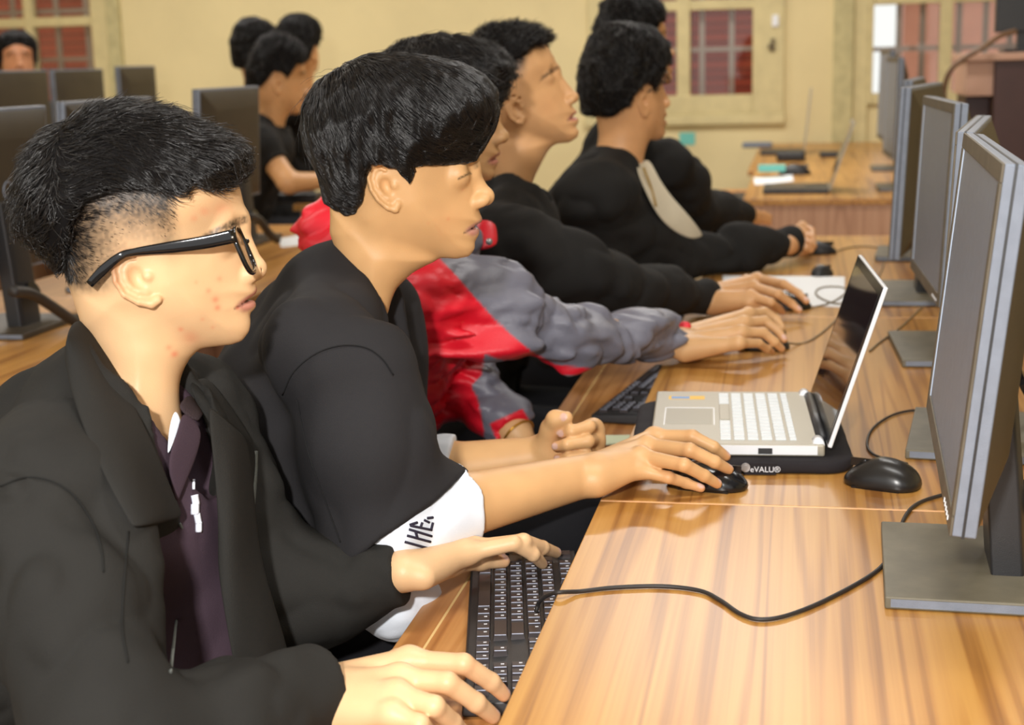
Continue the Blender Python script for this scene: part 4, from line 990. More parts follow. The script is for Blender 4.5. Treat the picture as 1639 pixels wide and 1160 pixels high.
    # spectacles
    gl = empty('glasses_root'); bpy.data.objects.remove(gl)
    sp_ = tag(empty('glasses', fr.W(Q(383, 390)[0], 0, Q(383, 390)[1])), 'thick glossy black glasses worn by the person nearest the camera', 'glasses')
    def wpt(x, y, off): q_ = Q(x, y, off if off < 0 else -off); return fr.W(q_[0], off, q_[1])
    wt = lambda x, y: -(g.width(*[np.array([v]) for v in Q(x, y)])[0])
    for s in (1, -1):
        tp = [(376, 377, .070), (330, 387, .071), (276, 395, .073), (215, 403, .078), (192, 410, .081), (165, 432, .081), (143, 455, .079)]
        bm = bmesh.new(); C = [wpt(x, y, -s * off) for x, y, off in tp]; hts = [.0068, .0064, .0058, .0036, .0038, .0048, .0040]
        C = spline(np.array(C), 5); hts = np.interp(np.linspace(0, 1, len(C)), np.linspace(0, 1, 7), hts); rings = []
        for i, p in enumerate(C):
            t = nrm(C[min(i + 1, len(C) - 1)] - C[max(i - 1, 0)]); n = fr.ey; u = np.cross(t, n)
            rings.append([bm.verts.new(Vector(p + u * hts[i] * a + n * .0021 * b_)) for a, b_ in ((1, -.7), (1, .7), (.7, 1), (-.7, 1), (-1, .7), (-1, -.7), (-.7, -1), (.7, -1))])
        for i in range(len(rings) - 1):
            for k in range(8): bm.faces.new((rings[i][k], rings[i][(k + 1) % 8], rings[i + 1][(k + 1) % 8], rings[i + 1][k]))
        bm.faces.new(rings[0]); bm.faces.new(rings[-1][::-1]); world_child('temple', bm, M_frameglass, sp_, smooth=True)
        bm = bmesh.new(); c_ = wpt(372, 380, -s * .0722); tube(bm, [c_ - fr.ex * .001, c_ + fr.ex * .001], .0012, 8); world_child('hinge_pin', bm, M_metal, sp_)
    # front : a bent rim round each lens
    fwd2 = g.f; up2 = g.u
    def rim(y0, y1, s):
        pts = []
        for t in np.linspace(0, 2 * PI, 41)[:-1]:
            cx_ = (y0 + y1) / 2 + (y1 - y0) / 2 * math.copysign(abs(math.cos(t)) ** .55, math.cos(t)); cz = .0240 * math.copysign(abs(math.sin(t)) ** .6, math.sin(t))
            ctr = np.array(Q(395.0, 391)); p = ctr + up2 * cz - fwd2 * (.28 * max(abs(cx_) - .045, 0) ** 1.3); pts.append(fr.W(p[0], cx_, p[1]))
        return pts
    for s in (-1, 1):
        R = rim(s * .010, s * .068, s); ring = R + R[:1]; bm = bmesh.new()
        tube(bm, ring, .0027, 8, cap=False); world_child('rim', bm, M_frameglass, sp_)
        bm = bmesh.new(); vs = [bm.verts.new(Vector(p)) for p in R]; c_ = bm.verts.new(Vector(np.mean(R, 0)))
        for i in range(len(vs)): bm.faces.new((vs[i], vs[(i + 1) % len(vs)], c_))
        lo = world_child('lens', bm, M_lens, sp_)
    bm = bmesh.new(); p0 = np.array(Q(396, 384)); tube(bm, [fr.W(p0[0], y, p0[1]) for y in (-.011, -.005, 0, .005, .011)], .0026, 8); world_child('bridge', bm, M_frameglass, sp_)
    # ---- clothes
    P = Field(); torso(P, neck, fb, lb, pelvis, grow_=0.001); P.ell(Wd(305, 1010, 1.55), (.075, .065, .17), None, .05); P.disp = wrinkle(.003, 8, 20); P.amp = .006
    P.cone(neck - ZV * .12, neck - ZV * .045 + fb * .005, .085, .066, .03)
    PB = Field(); PB.ops = list(P.ops); PB.disp = P.disp
    P.cone(neck + ZV * .12 + fb * .04, neck - ZV * .055 + fb * .06, .072, .044, .01, '-')
    field_obj('polo_shirt', P, .005, M_polo, o)
    J = Field(); torso(J, neck, fb, lb, pelvis, grow_=.016, k=.06)
    J.cone(neck - ZV * .10 - fb * .03, neck - fb * .012 - ZV * .005, .10, .078, .03)
    J.chain([S1, (S1 + E1) / 2 - fb * .012, E1], [.074, .070, .064], .035); J.chain([E1, E1 + (W1_ - E1) * .55, W1_ + np.array([-.004, 0, 0])], [.064, .054, .043], .03)
    J.chain([S2, E2], [.074, .070], .035); J.chain([E2, E2 + (W2_ - E2) * .5 + np.array([0, 0, -.002]), W2_ + np.array([-.002, 0, -.006])], [.070, .056, .038], .03)
    ax1 = nrm(W1_ - E1); ax2 = nrm(W2_ - E2)
    jw = wrinkle(.0055, 8.5, 21); J.disp = lambda P_: jw(P_); J.amp = .013
    J.add(lambda P_: np.maximum(-.014 - (P_ - W1_) @ ax1, np.linalg.norm(P_ - W1_, axis=1) - .10), W1_, .11, .004, '-')
    J.add(lambda P_: np.maximum(.002 - (P_ - W2_) @ ax2, np.linalg.norm(P_ - W2_, axis=1) - .10), W2_, .11, .004, '-')
    # neck opening and open front
    J.cone(neck + ZV * .10 + fb * .02, neck - ZV * .06 + fb * .03, .068, .058, .008, '-')
    cut = np.array([(262, 640), (330, 640), (326, 700), (338, 800), (345, 900), (372, 1000), (395, 1110), (255, 1110), (272, 1000), (290, 930), (298, 870), (285, 790), (262, 720)], float)
    pc = hit(J, 305, 800); nv = nrm(nrm(CAM - pc) * .6 + fb * .6); nv[2] = 0; nv = nrm(nv); eh = np.cross(ZV, nv)
    loc = []
    for x, y in cut:
        d = ray(x, y); t = ((pc - CAM) @ nv) / (d @ nv); w = CAM + d * t - pc; loc.append((w @ eh, w[2]))
    cm = Map2(np.array(loc), blur=1, h=.003)
    J.add(lambda P_: np.maximum(cm((P_ - pc) @ eh, P_[:, 2] - pc[2]), np.abs((P_ - pc) @ nv) - .075), pc, .36, .004, '-')
    jk = field_obj('jacket', J, .0042, M_jacket, o)
    PJ = P
    JB = Field(); JB.ops = J.ops[:-1]; JB.disp = J.disp                        # closed jacket surface carries collar and seams
    def H(x, y, lift, FF=JB):
        p = hit(FF, x, y, lift=lift); return p if p is not None else Wd(x, y, 1.45)
    # near collar wing
    rows = [[(118, 512), (140, 512), (160, 545), (184, 590), (212, 640), (236, 690), (262, 748), (280, 800), (297, 826)],
            [(108, 530), (122, 545), (140, 580), (162, 625), (190, 675), (220, 725), (248, 778), (270, 812), (276, 833)],
            [(106, 545), (112, 570), (124, 605), (144, 655), (172, 710), (202, 765), (228, 805), (244, 828), (246, 841)],
            [(104, 558), (106, 590), (114, 630), (132, 685), (156, 740), (180, 790), (198, 822), (208, 840), (213, 844)]]
    lifts = [[.020] * 9, [.020] * 9, [.017] * 9, [.011] * 9]
    grid = []
    for r, lf in zip(rows, lifts):
        ds = []
        for (x, y), l_ in zip(r, lf):
            p = hit(JB, x, y, lift=l_); ds.append(proj(p)[2] if p is not None else None)
        v = [d for d in ds if d is not None and d < 1.62]; ds = [min(d, 1.56) if d is not None else (v[0] if v else 1.5) for d in ds]
        ds = list(np.convolve([ds[0]] + ds + [ds[-1]], [.25, .5, .25], 'valid')); grid.append([Wd(x, y, d) for (x, y), d in zip(r, ds)])
    sheet('collar', grid, M_jacket, jk, .005)
    # far lapel wing
    grid = [[H(x, y, .010) for x, y in r] for r in (
        [(300, 610), (310, 640), (325, 668), (345, 720), (358, 780), (366, 850)],
        [(318, 606), (340, 640), (362, 675), (384, 730), (390, 790), (388, 850)],
        [(330, 600), (362, 640), (396, 690), (414, 722), (404, 790), (398, 850)])]
    sheet('lapel', grid, M_jacket, jk, .005)
    L_ = [(330, 640, 1.50), (344, 760, 1.47), (350, 850, 1.455), (346, 905, 1.45), (362, 1000, 1.44), (380, 1100, 1.44)]; R_e = [(398, 700, 1.58), (408, 800, 1.57), (414, 880, 1.56), (432, 945, 1.555), (456, 1022, 1.55), (472, 1085, 1.55)]
    sheet('front_panel', [[Wd(a[0] + (b_[0] - a[0]) * t, a[1] + (b_[1] - a[1]) * t, a[2] + (b_[2] - a[2]) * t - .03 * math.sin(PI * t) + .006 * math.sin(9 * t + a[1] / 60)) for t in np.linspace(0, 1, 6)] for a, b_ in zip(L_, R_e)], M_jacket, jk, .004)
    ribbon('zip', JB, [(409, 722), (408, 760), (404, 810), (400, 850), (404, 885)], .006, M_zip, jk, .006)
    ribbon('zip', JB, [(288, 838), (296, 856), (297, 880), (290, 940), (281, 1000), (273, 1075)], .003, M_zip, jk, .001)
    ribbon('shoulder_seam', JB, [(0, 778), (30, 766), (60, 764), (95, 775), (125, 800), (150, 840), (163, 880), (166, 915)], .0018, M_seam, jk, .0008)
    ribbon('front_seam', JB, [(206, 850), (200, 920), (196, 1000), (205, 1060)], .0018, M_seam, jk, .0008)
    # polo collar, white tee, print
    grid = [[H(x, y, .012, PB) for x, y in r] for r in (
        [(291, 655), (284, 690), (272, 720), (268, 748), (276, 780)], [(308, 668), (300, 700), (290, 730), (284, 765), (280, 800)], [(324, 688), (320, 715), (310, 745), (296, 775), (284, 806)])]
    sheet('polo_collar', grid, M_polo, o, .004)
    grid = [[H(x, y, .006, PB) for x, y in r] for r in ([(279, 655), (271, 680), (269, 705), (268, 728)], [(285, 660), (283, 678), (278, 700), (270, 724)], [(291, 677), (284, 692), (278, 706), (271, 724)])]
    sheet('white_tee', grid, M_tee, o, .002)
    grid = [[H(x, y, .010, PB) for x, y in r] for r in ([(283, 650), (292, 640), (302, 628)], [(300, 668), (310, 655), (318, 645)], [(318, 676), (322, 668), (327, 662)])]
    sheet('polo_collar', grid, mat('ribbed_knit', lin(58, 48, 52), .9, .2, bump=.8, bscale=500), o, .004)
    M_print = mat('white_print', lin(225, 230, 245), .6, .3)
    for k, (x, y, w_) in enumerate(((311, 775, .003), (312, 800, .008), (313, 815, .009), (316, 830, .007), (319, 843, .007))):
        ribbon('print', P, [(x - 1, y - 8), (x + (k % 2) * 3 - 1, y + 8)], w_, M_print, o, .001)
    # trousers, shoes, stool
    T = Field(); an = trousers(T, pelvis - ZV * .03, fb, lb, .10, .44, r=.088); T.ball(pelvis - ZV * .03, .14, .05); T.disp = wrinkle(.004); T.amp = .008
    field_obj('trousers', T, .009, M_trouser, o); shoes(o, an, fb)
    stool(pelvis[0], pelvis[1], 'stool under the youth in glasses')
    return o
person1()
# ================================================================ person 2 : long fringe, black top over a white tee
M_blackknit = mat('black_knit_cloth', lin(40, 39, 41), .82, .22, bump=.25, bscale=1200, var=.05, vscale=6)
M_knitseam = mat('knit_seam', lin(30, 30, 31), .9, .2)
M_ink = mat('printed_black_ink', lin(48, 44, 58), .8, .2)
G = {}
def person2():
    fr = Frame(Wd(640, 290, 1.86), 10.5); Q = fr.px; L2 = fr.pxs
    neck = Wd(572, 462, 1.9); fb, lb = body_axes(10)
    o = empty('person', (neck[0] - .2, neck[1], 0), 0, 'person with a long glossy fringe and black top, hand on the mouse beside the laptop', 'person')
    head = L2([(766, 240), (766, 255), (763, 263), (762, 279), (762, 300), (763, 318), (765, 329), (768, 341), (773, 351), (769, 358), (763, 361), (768, 369), (766, 377), (760, 386), (760, 398), (751, 410), (731, 414), (700, 412), (676, 415), (640, 420), (590, 405), (555, 370), (535, 320), (515, 275), (505, 228), (511, 182), (536, 142), (580, 117), (640, 110), (700, 120), (740, 146), (760, 190)])
    neckp = L2([(530, 330), (528, 372), (545, 420), (575, 475), (608, 505), (618, 488), (634, 462), (660, 435), (690, 414), (650, 370), (590, 330)])
    ear = L2([(624, 284), (616, 268), (604, 263), (593, 268), (589, 284), (595, 304), (606, 321), (620, 334), (631, 337), (635, 328)], -.082)
    g = Geo(head=head, neck=neckp, ear=ear, chin=Q(750, 410), up=Q(622, 92), gl=Q(763, 259), na=Q(763, 279), nt=Q(790, 311), sn=Q(767, 329), st=Q(765, 361), eye=Q(738, 277))
    F = Field(); add_head(F, fr, g, slit=False)
    F.cone(fr.W(Q(612, 345)[0], -.035, Q(612, 345)[1]), fr.W(Q(606, 492)[0], -.012, Q(606, 492)[1]), .013, .009, .02)
    S1 = neck - lb * .18 - ZV * .085 + fb * .012; S2 = neck + lb * .185 - ZV * .075
    W1_ = Wz(950, 758, .772); E1 = Wd(606, 842, 1.72); W2_ = Wd(878, 728, 2.03); E2 = Wd(630, 766, 2.08)
    F.chain([S1, E1], [.048, .041], .02); F.chain([E1, E1 + (W1_ - E1) * .3, W1_], [.040, .041, .0265], .02); F.chain([S2, E2], [.048, .041], .02); F.chain([E2, E2 + (W2_ - E2) * .3, W2_], [.040, .040, .027], .02)
    pelvis = neck - fb * .34 - ZV * (neck[2] - .56); torso(F, neck, fb, lb, pelvis, grow_=-.03)
    zd = .74
    I = [Wz(1047, 699, .790), Wz(1108, 698, .797), Wz(1142, 715, .784), Wz(1162, 730, .768)]
    M_ = [Wz(1036, 713, .792), Wz(1104, 720, .800), Wz(1144, 739, .783), Wz(1166, 751, .768)]
    R = [Wz(1027, 730, .788), Wz(1095, 744, .790), Wz(1127, 761, .772), Wz(1148, 774, .757)]
    K = [Wz(1022, 752, .775), Wz(1070, 764, .768), Wz(1098, 773, .756), Wz(1122, 781, .749)]
    add_hand(F, W1_ + np.array([.008, 0, .002]), [I, M_, R, K], rw=.024, scale=.98)
    F.chain([W1_ + np.array([.02, .02, -.006]), Wz(1030, 716, .762), Wz(1080, 716, .757), Wz(1112, 728, .756)], [.017, .013, .0105, .008], .01)
    # half-closed left hand, thumb on top
    dpt = lambda x, y, d: Wd(x, y, d)
    I2 = [dpt(950, 686, 2.035), dpt(943, 682, 1.985), dpt(915, 690, 1.975), dpt(900, 694, 1.985)]
    M2 = [dpt(952, 704, 2.03), dpt(941, 706, 1.975), dpt(908, 711, 1.97), dpt(890, 714, 1.98)]
    R2 = [dpt(948, 722, 2.03), dpt(938, 727, 1.98), dpt(910, 732, 1.975), dpt(893, 734, 1.985)]
    K2 = [dpt(938, 736, 2.03), dpt(926, 742, 1.99), dpt(908, 744, 1.985), dpt(898, 744, 1.99)]
    add_hand(F, [W2_ + np.array([.0, 0, .012]), W2_, W2_ - ZV * .006, W2_ - ZV * .012], [I2, M2, R2, K2], rw=.022, scale=.98, kp=.016)
    F.chain([W2_ + np.array([.0, -.01, .015]), dpt(882, 686, 2.0), dpt(889, 671, 1.985), dpt(907, 668, 1.975)], [.019, .0135, .0115, .0085], .008)
    nl = [nail(J, u, w=.0052) for J, u in ((I, (0, -.4, 1)), (M_, (0, -.4, 1)), (R, (0, -.5, 1)), (K, (0, -.6, .9)), (I2, (0, -1, .3)), (M2, (0, -1, .3)), (R2, (0, -1, .3)))] + [nail([dpt(889, 671, 1.985), dpt(907, 668, 1.975)], (0, -1, .4), w=.006)]
    red = [(J[3], .012, .4) for J in (I, M_, R, K, I2, M2, R2)] + [(J[1], .011, .2) for J in (I, M_, R, K)]
    sp = [(Q(x, y), r * .0008, k) for x, y, r, k in ((720, 345, 2.5, .3), (742, 300, 2, .25), (756, 372, 3, .3), (690, 350, 2, .2))]
    body = field_obj('body', F, .0021, M_skin, o, skin_colour(fr, g, lin(208, 163, 113), brow=True, browlen=.3, lash=-.0022, lip=(.42, .19, .16), spots=sp, red=red, nails=nl))
    hp = L2([(562, 341), (540, 335), (521, 322), (510, 274), (494, 244), (484, 205), (486, 170), (493, 155), (510, 128), (548, 103), (593, 86), (636, 84), (687, 89), (738, 101), (775, 119), (796, 146), (800, 179), (789, 212), (772, 238), (762, 254), (731, 261, -.03), (697, 264, -.06), (664, 266, -.07), (660, 283, -.07), (656, 291, -.07), (648, 282, -.07), (634, 269, -.07), (612, 260, -.07), (596, 262, -.07), (588, 278, -.07), (583, 298, -.065), (579, 322, -.06), (568, 342, -.05)])
    outer = L2([(520, 322), (508, 274), (492, 244), (482, 205), (484, 170), (491, 155), (508, 128), (547, 101), (593, 84), (636, 82), (687, 87), (739, 99), (777, 118), (800, 146), (803, 179), (794, 216), (782, 260), (770, 330), (750, 405), (690, 425), (600, 400), (548, 350)])
    g.hp, g.outer = hp, outer; G['p2'] = g
    cap, HF, HV = hair_cap(fr, g, outer, hp, .016, parent=o, k=.008, wpow=(.30, .62), vox=.0026, disp=lambda P: .0016 * noise3(P * np.array([1, 1, .35]), 120.0))
    cw = Q(560, 125)
    def flow(P):
        q = fr.L(P); dx = q[:, 0] - cw[0]; dz = q[:, 2] - cw[1]; y = q[:, 1]
        f = np.stack([dx * 9 + .25, y * 10, -np.clip(.2 + 9 * np.hypot(dx, y) - 4 * smooth01(-.02, .12, dx) * smooth01(.06, .0, np.abs(y)), -.2, 1.6)], 1)
        f[:, 0] += .5 * smooth01(.0, .1, dx); return unit(f) @ fr.A
    N = 9000; st = HV[rng.choice(len(HV), N)] + rng.normal(0, .001, (N, 3)); q = fr.L(st); ln = rng.uniform(.03, .065, N) * np.interp(g.v(q[:, 0], q[:, 2]), [.3, .5, .7], [.35, .7, 1])
    pts = grow(HF, st, flow, ln, 8, lift=.03, off=.0012, jit=.10)
    hair_curves('hair_strands', pts, np.full(N, .00042), M_strand, cap)
    st = HV[rng.choice(len(HV), 260)]; q = fr.L(st); st = st[g.v(q[:, 0], q[:, 2]) > .8]; pts = grow(HF, st, flow, np.full(len(st), .05), 8, lift=.22, off=.001, jit=.3, conform=False)
    hair_curves('flyaway_hair', pts, np.full(len(st), .00025), M_strand, cap)
    # clothes
    T = Field(); torso(T, neck, fb, lb, pelvis, grow_=.010, k=.06, chest=(.098, .160, .17), fat=.86); T.cone(neck - ZV * .10 - fb * .02, neck - fb * .02 - ZV * .01, .095, .072, .03)
    hem1 = Wd(655, 838, 1.64); T.chain([S1, S1 + (E1 - S1) * .5, E1 - ZV * .022], [.080, .074, .066], .045); T.cone(E1 - ZV * .022, E1 + (W1_ - E1) * .25, .066, .060, .03); T.chain([S2, E2 + (W2_ - E2) * .05], [.072, .054], .03); T.ell(Wd(478, 800, 1.86), (.10, .10, .17), None, .06)
    w_ = wrinkle(.0052, 7, 17, (1, 1, .6)); T.disp = w_; T.amp = .013
    T.cone(neck + ZV * .12 + fb * .05, neck - ZV * .035 + fb * .055, .066, .045, .008, '-')
    n1 = nrm(CR * .62 - CU * .78); c1 = Wd(640, 842, 1.66); T.add(lambda P: np.maximum(-(P - c1) @ n1, np.linalg.norm(P - c1, axis=1) - .22), c1, .23, .004, '-')
    n2 = nrm(W2_ - E2); c2 = E2 + n2 * .03; T.add(lambda P: np.maximum(-(P - c2) @ n2, np.linalg.norm(P - c2, axis=1) - .09), c2, .1, .004, '-')
    kn = field_obj('black_top', T, .0042, M_blackknit, o)
    U = Field(); v1 = nrm(W1_ - E1); U.chain([E1 + v1 * .012, E1 + v1 * .14], [.060, .0525], .0); U.disp = wrinkle(.0022, 14, 30); U.amp = .006; e1 = E1 + v1 * .118
    U.add(lambda P: (P - e1) @ v1, e1, 9, .002, '&'); U.cone(e1 - v1 * .05, e1 + v1 * .1, .0440, .0435, .002, '-')
    field_obj('white_sleeve', U, .003, M_tee, o)
    U2 = Field(); v2 = nrm(W2_ - E2); U2.chain([E2 + v2 * .0, E2 + v2 * .13], [.054, .048], 0); U2.disp = wrinkle(.004, 14, 30); U2.amp = .007; e2 = E2 + v2 * .10; U2.add(lambda P: (P - e2) @ v2, e2, 9, .002, '&')
    field_obj('white_sleeve', U2, .003, M_tee, o)
    for st_ in ([(648, 867), (684, 877)], [(652, 857), (689, 867)], [(655, 847), (691, 858)], [(665, 850), (668, 861)], [(657, 841), (691, 848)], [(656, 840), (668, 836)], [(673, 844), (676, 836)], [(690, 848), (693, 836)], [(679, 832), (687, 836)], [(684, 829), (693, 828)]):
        ribbon('printed_letters', U, st_, .0032, M_ink, o, .0006)
    # hem of the white tee over the lap
    HW = Field(); HW.ell(Wd(632, 965, 1.78), (.055, .06, .045), None, 0); HW.disp = wrinkle(.004, 10, 24); HW.amp = .008; field_obj('white_tee_hem', HW, .005, M_tee, o)
    TB = Field(); TB.ops = T.ops; TB.disp = T.disp
    ribbon('sleeve_seam', TB, [(452, 632), (470, 595), (505, 566), (545, 553), (585, 556), (612, 574), (630, 600)], .0018, M_knitseam, kn, .0008)
    ribbon('sleeve_seam', TB, [(475, 640), (492, 720), (520, 800), (545, 868)], .0018, M_knitseam, kn, .0008)
    X = Field(); an = trousers(X, pelvis - ZV * .03, fb, lb, .10, .60, r=.088); X.ball(pelvis - ZV * .03, .14, .05); X.cone(pelvis + lb * .08, Wd(915, 862, 2.02), .095, .072, .03); X.cone(Wd(915, 862, 2.02), an[1], .070, .05, .03); X.disp = wrinkle(.004); X.amp = .008
    field_obj('trousers', X, .009, M_trouser, o); shoes(o, an, fb); stool(pelvis[0], pelvis[1], 'stool under the youth with the long fringe')
person2()
# ================================================================ persons 3 - 6 of the near row
M_nylon = attr_mat('nylon_jacket', .42, .45, bump=.25, bscale=500)
M_denim = mat('pale_denim', lin(112, 124, 140), .8, .2, bump=.4, bscale=900, var=.12, vscale=25)
M_gold = mat('gold_bracelet', lin(200, 150, 60), .3, .6, metal=.8)
M_blackcloth = mat('black_cotton_cloth', lin(32, 31, 30), .85, .22, bump=.3, bscale=800, var=.10, vscale=6)
M_cream = mat('cream_tee_cloth', lin(205, 195, 172), .85, .2, bump=.3, bscale=600, var=.06)
RED = np.array(lin(214, 24, 44)[:3]); GRY = np.array(lin(108, 108, 120)[:3]); BLK = np.array(lin(30, 28, 28)[:3])
def proj_n(P):
    v = P - CAM; w = v @ CF; return CX + FPX * (v @ CR) / w, CY - FPX * (v @ CU) / w
def person3():
    g = G['p2'].scaled(.965); fr0 = Frame(Wd(814, 216, 2.5), 8); fr = Frame(fr0.O - fr0.ex * g.nt[0] - fr0.ez * g.nt[1], 8)
    neck = Wd(668, 392, 2.5); fb, lb = body_axes(12)
    o = empty('person', (neck[0] - .2, neck[1], 0), 0, 'person in a red and grey nylon jacket, half hidden behind the long-fringed youth', 'person')
    F = Field(); add_head(F, fr, g, eyes=False, detail=False)
    S1 = Wd(688, 478, 2.34); E1 = Wd(893, 537, 2.47); W1_ = Wz(1096, 548, .776); S2 = neck + lb * .18 - ZV * .06; E2 = Wd(742, 600, 2.60); W2_ = Wd(826, 692, 2.52)
    F.cone(neck - ZV * .03, fr.W(0, 0, -.03), .062, .058, .03)
    F.chain([S1, E1], [.048, .041], .02); F.cone(E1, W1_, .040, .0275, .02); F.chain([S2, E2], [.048, .041], .02); F.cone(E2, W2_, .040, .028, .02)
    J1 = [Wz(1190, 517, .800), Wz(1224, 513, .800), Wz(1245, 529, .782), Wz(1255, 543, .768)]
    J2 = [Wz(1186, 532, .800), Wz(1222, 532, .796), Wz(1240, 547, .778), Wz(1251, 558, .762)]
    J3 = [Wz(1182, 549, .790), Wz(1214, 549, .782), Wz(1227, 558, .766), Wz(1236, 563, .754)]
    J0 = [Wz(1198, 503, .800), Wz(1224, 499, .800), Wz(1243, 511, .785), Wz(1252, 524, .772)]
    add_hand(F, W1_ + np.array([.006, 0, 0]), [J0, J1, J2, J3], rw=.026, scale=1.05)
    F.chain([W1_ + np.array([.02, .02, -.006]), Wz(1170, 520, .765), Wz(1210, 520, .762), Wz(1232, 526, .760)], [.018, .014, .011, .008], .01)
    K = [[Wd(838 + a, 697 + b, 2.51), Wd(850 + a, 703 + b, 2.52), Wd(856 + a, 712 + b, 2.53), Wd(858 + a, 720 + b, 2.54)] for a, b in ((0, 0), (0, 8), (-2, 14), (-4, 20))]
    add_hand(F, W2_, K, rw=.024)
    pelvis = neck - fb * .16 - ZV * (neck[2] - .56); torso(F, neck, fb, lb, pelvis, grow_=-.03)
    body = field_obj('body', F, .0030, M_skin, o, skin_colour(fr, g, lin(208, 164, 116), red=[(J[3], .013, .3) for J in (J1, J2, J3)], nails=[nail(J, (0, -.4, 1)) for J in (J1, J2, J3)]))
    cap, HF, HV = hair_cap(fr, g, g.outer, g.hp, .018, parent=o, k=.01, wpow=(.3, .62), vox=.004, disp=lambda P: .004 * noise3(P, 60.0))
    def flow(P):
        q = fr.L(P); f = np.stack([q[:, 0] * 8 + .3, q[:, 1] * 9, -.25 - 0 * q[:, 0]], 1); return unit(f) @ fr.A
    N = 3500; st = HV[rng.choice(len(HV), N)]; hair_curves('hair_strands', grow(HF, st, flow, rng.uniform(.02, .045, N), 6, lift=.10, off=.001, jit=.3, conform=False), np.full(N, .0005), M_strand, cap)
    J = Field(); torso(J, neck, fb, lb, pelvis, grow_=.022, k=.06); J.ell(neck - fb * .085 - ZV * .03, (.10, .13, .085), np.array([fb, lb, ZV]), .04); J.ball(Wd(528, 372, 2.5), .062, .05)
    J.cone(neck - ZV * .08, neck + fb * .01 + ZV * .01, .10, .082, .03)
    J.chain([S1, (S1 + E1) / 2 + ZV * .004, E1], [.070, .068, .056], .035); J.chain([E1, E1 + (W1_ - E1) * .45, E1 + (W1_ - E1) * .86], [.056, .050, .044], .03)
    va = nrm(W1_ - E1); J.cone(W1_ - va * .06, W1_, .0315, .0325, .008); J.chain([S2, E2], [.07, .066], .03); J.chain([E2, W2_ - nrm(W2_ - E2) * .04], [.062, .050], .03); vb = nrm(W2_ - E2); J.cone(W2_ - vb * .05, W2_ - vb * .004, .042, .042, .008)
    wa, wb = wrinkle(.009, 9, 19, (.55, 1, 1.2)), wrinkle(.006, 19, 40, (.5, 1, 1.2)); J.disp = lambda P: wa(P) + wb(P) * .8; J.amp = .02
    J.cone(neck + ZV * .12 + fb * .05, neck - ZV * .02 + fb * .045, .068, .05, .008, '-')
    J.add(lambda P: np.maximum(.002 - (P - W1_) @ va, np.linalg.norm(P - W1_, axis=1) - .08), W1_, .09, .003, '-'); J.add(lambda P: np.maximum(-(P - W2_) @ vb - .002, np.linalg.norm(P - W2_, axis=1) - .08), W2_, .09, .003, '-')
    regs = [([(600, 380), (690, 400), (724, 434), (762, 478), (800, 520), (850, 562), (890, 584), (950, 590), (1000, 592), (960, 600), (880, 600), (800, 575), (740, 555), (690, 540), (640, 520), (590, 520)], RED),
            ([(650, 545), (672, 548), (690, 545), (775, 570), (772, 590), (745, 600), (765, 640), (775, 690), (770, 720), (640, 730), (630, 600)], RED), ([(690, 535), (775, 560), (770, 600), (735, 640), (670, 600), (672, 545)], RED),
            ([(770, 350), (800, 350), (800, 400), (775, 400)], RED), ([(470, 300), (545, 300), (560, 420), (500, 420)], RED), ([(784, 678), (836, 654), (848, 674), (796, 708)], RED)]
    maps = [(Map2(np.array(r, float), h=1.0, pad=200), c) for r, c in regs]
    vu = nrm(np.cross(va, np.cross(ZV, va)))
    def colf(V):
        px, py = proj_n(V); c = np.tile(GRY, (len(V), 1))
        back = (V - neck) @ fb < -.02; c[back] = RED
        for m, cc in maps:
            t = smooth01(1.2, -1.2, m(px, py))[:, None]; c = c * (1 - t) + cc * t
        top = ((V - W1_) @ va > -.028) & ((V - W1_) @ vu > .018); c[top] = RED
        return c
    jk = field_obj('jacket', J, .0042, M_nylon, o, colf)
    M_rn = mat('red_nylon', tuple(RED) + (1,), .45, .4)
    cl = sheet('collar', [[Wd(x, y, d) for x, y, d in q_] for q_ in ([(762, 350, 2.54), (778, 350, 2.52), (795, 356, 2.54)], [(758, 378, 2.51), (778, 376, 2.49), (797, 376, 2.52)], [(756, 404, 2.49), (777, 400, 2.47), (799, 393, 2.5)])], M_rn, jk, .006, 1)
    b = bmesh.new(); p_ = Wd(783, 387, 2.474); tube(b, [p_, p_ - CF * .004], .006, 14); world_child('snap', b, M_chrome, cl)
    sheet('inner_collar', [[Wd(x, y, d) for x, y, d in q_] for q_ in ([(684, 404, 2.42), (712, 410, 2.41), (742, 405, 2.42)], [(690, 421, 2.39), (714, 428, 2.38), (744, 420, 2.40)], [(694, 432, 2.37), (716, 437, 2.365), (746, 430, 2.38)])], M_blackcloth, jk, .005, 1)
    b = bmesh.new(); c_ = W2_ + vb * .006; u = nrm(np.cross(vb, ZV)); v_ = np.cross(vb, u); tube(b, [c_ + .031 * (math.cos(t) * u + math.sin(t) * v_) for t in np.linspace(0, 2 * PI, 25)], .0022, 6)
    tag(mesh_obj('bracelet', b, M_gold, smooth=True), 'thin gold bracelet below the red cuff of the nylon jacket', 'bracelet')
    T = Field(); an = trousers(T, pelvis - ZV * .03, fb, lb, .10, .46, r=.092); T.ball(pelvis - ZV * .03, .14, .05); T.disp = wrinkle(.005); T.amp = .01
    field_obj('jeans', T, .009, M_denim, o); shoes(o, an, fb); stool(pelvis[0], pelvis[1], 'stool under the youth in the red and grey jacket')
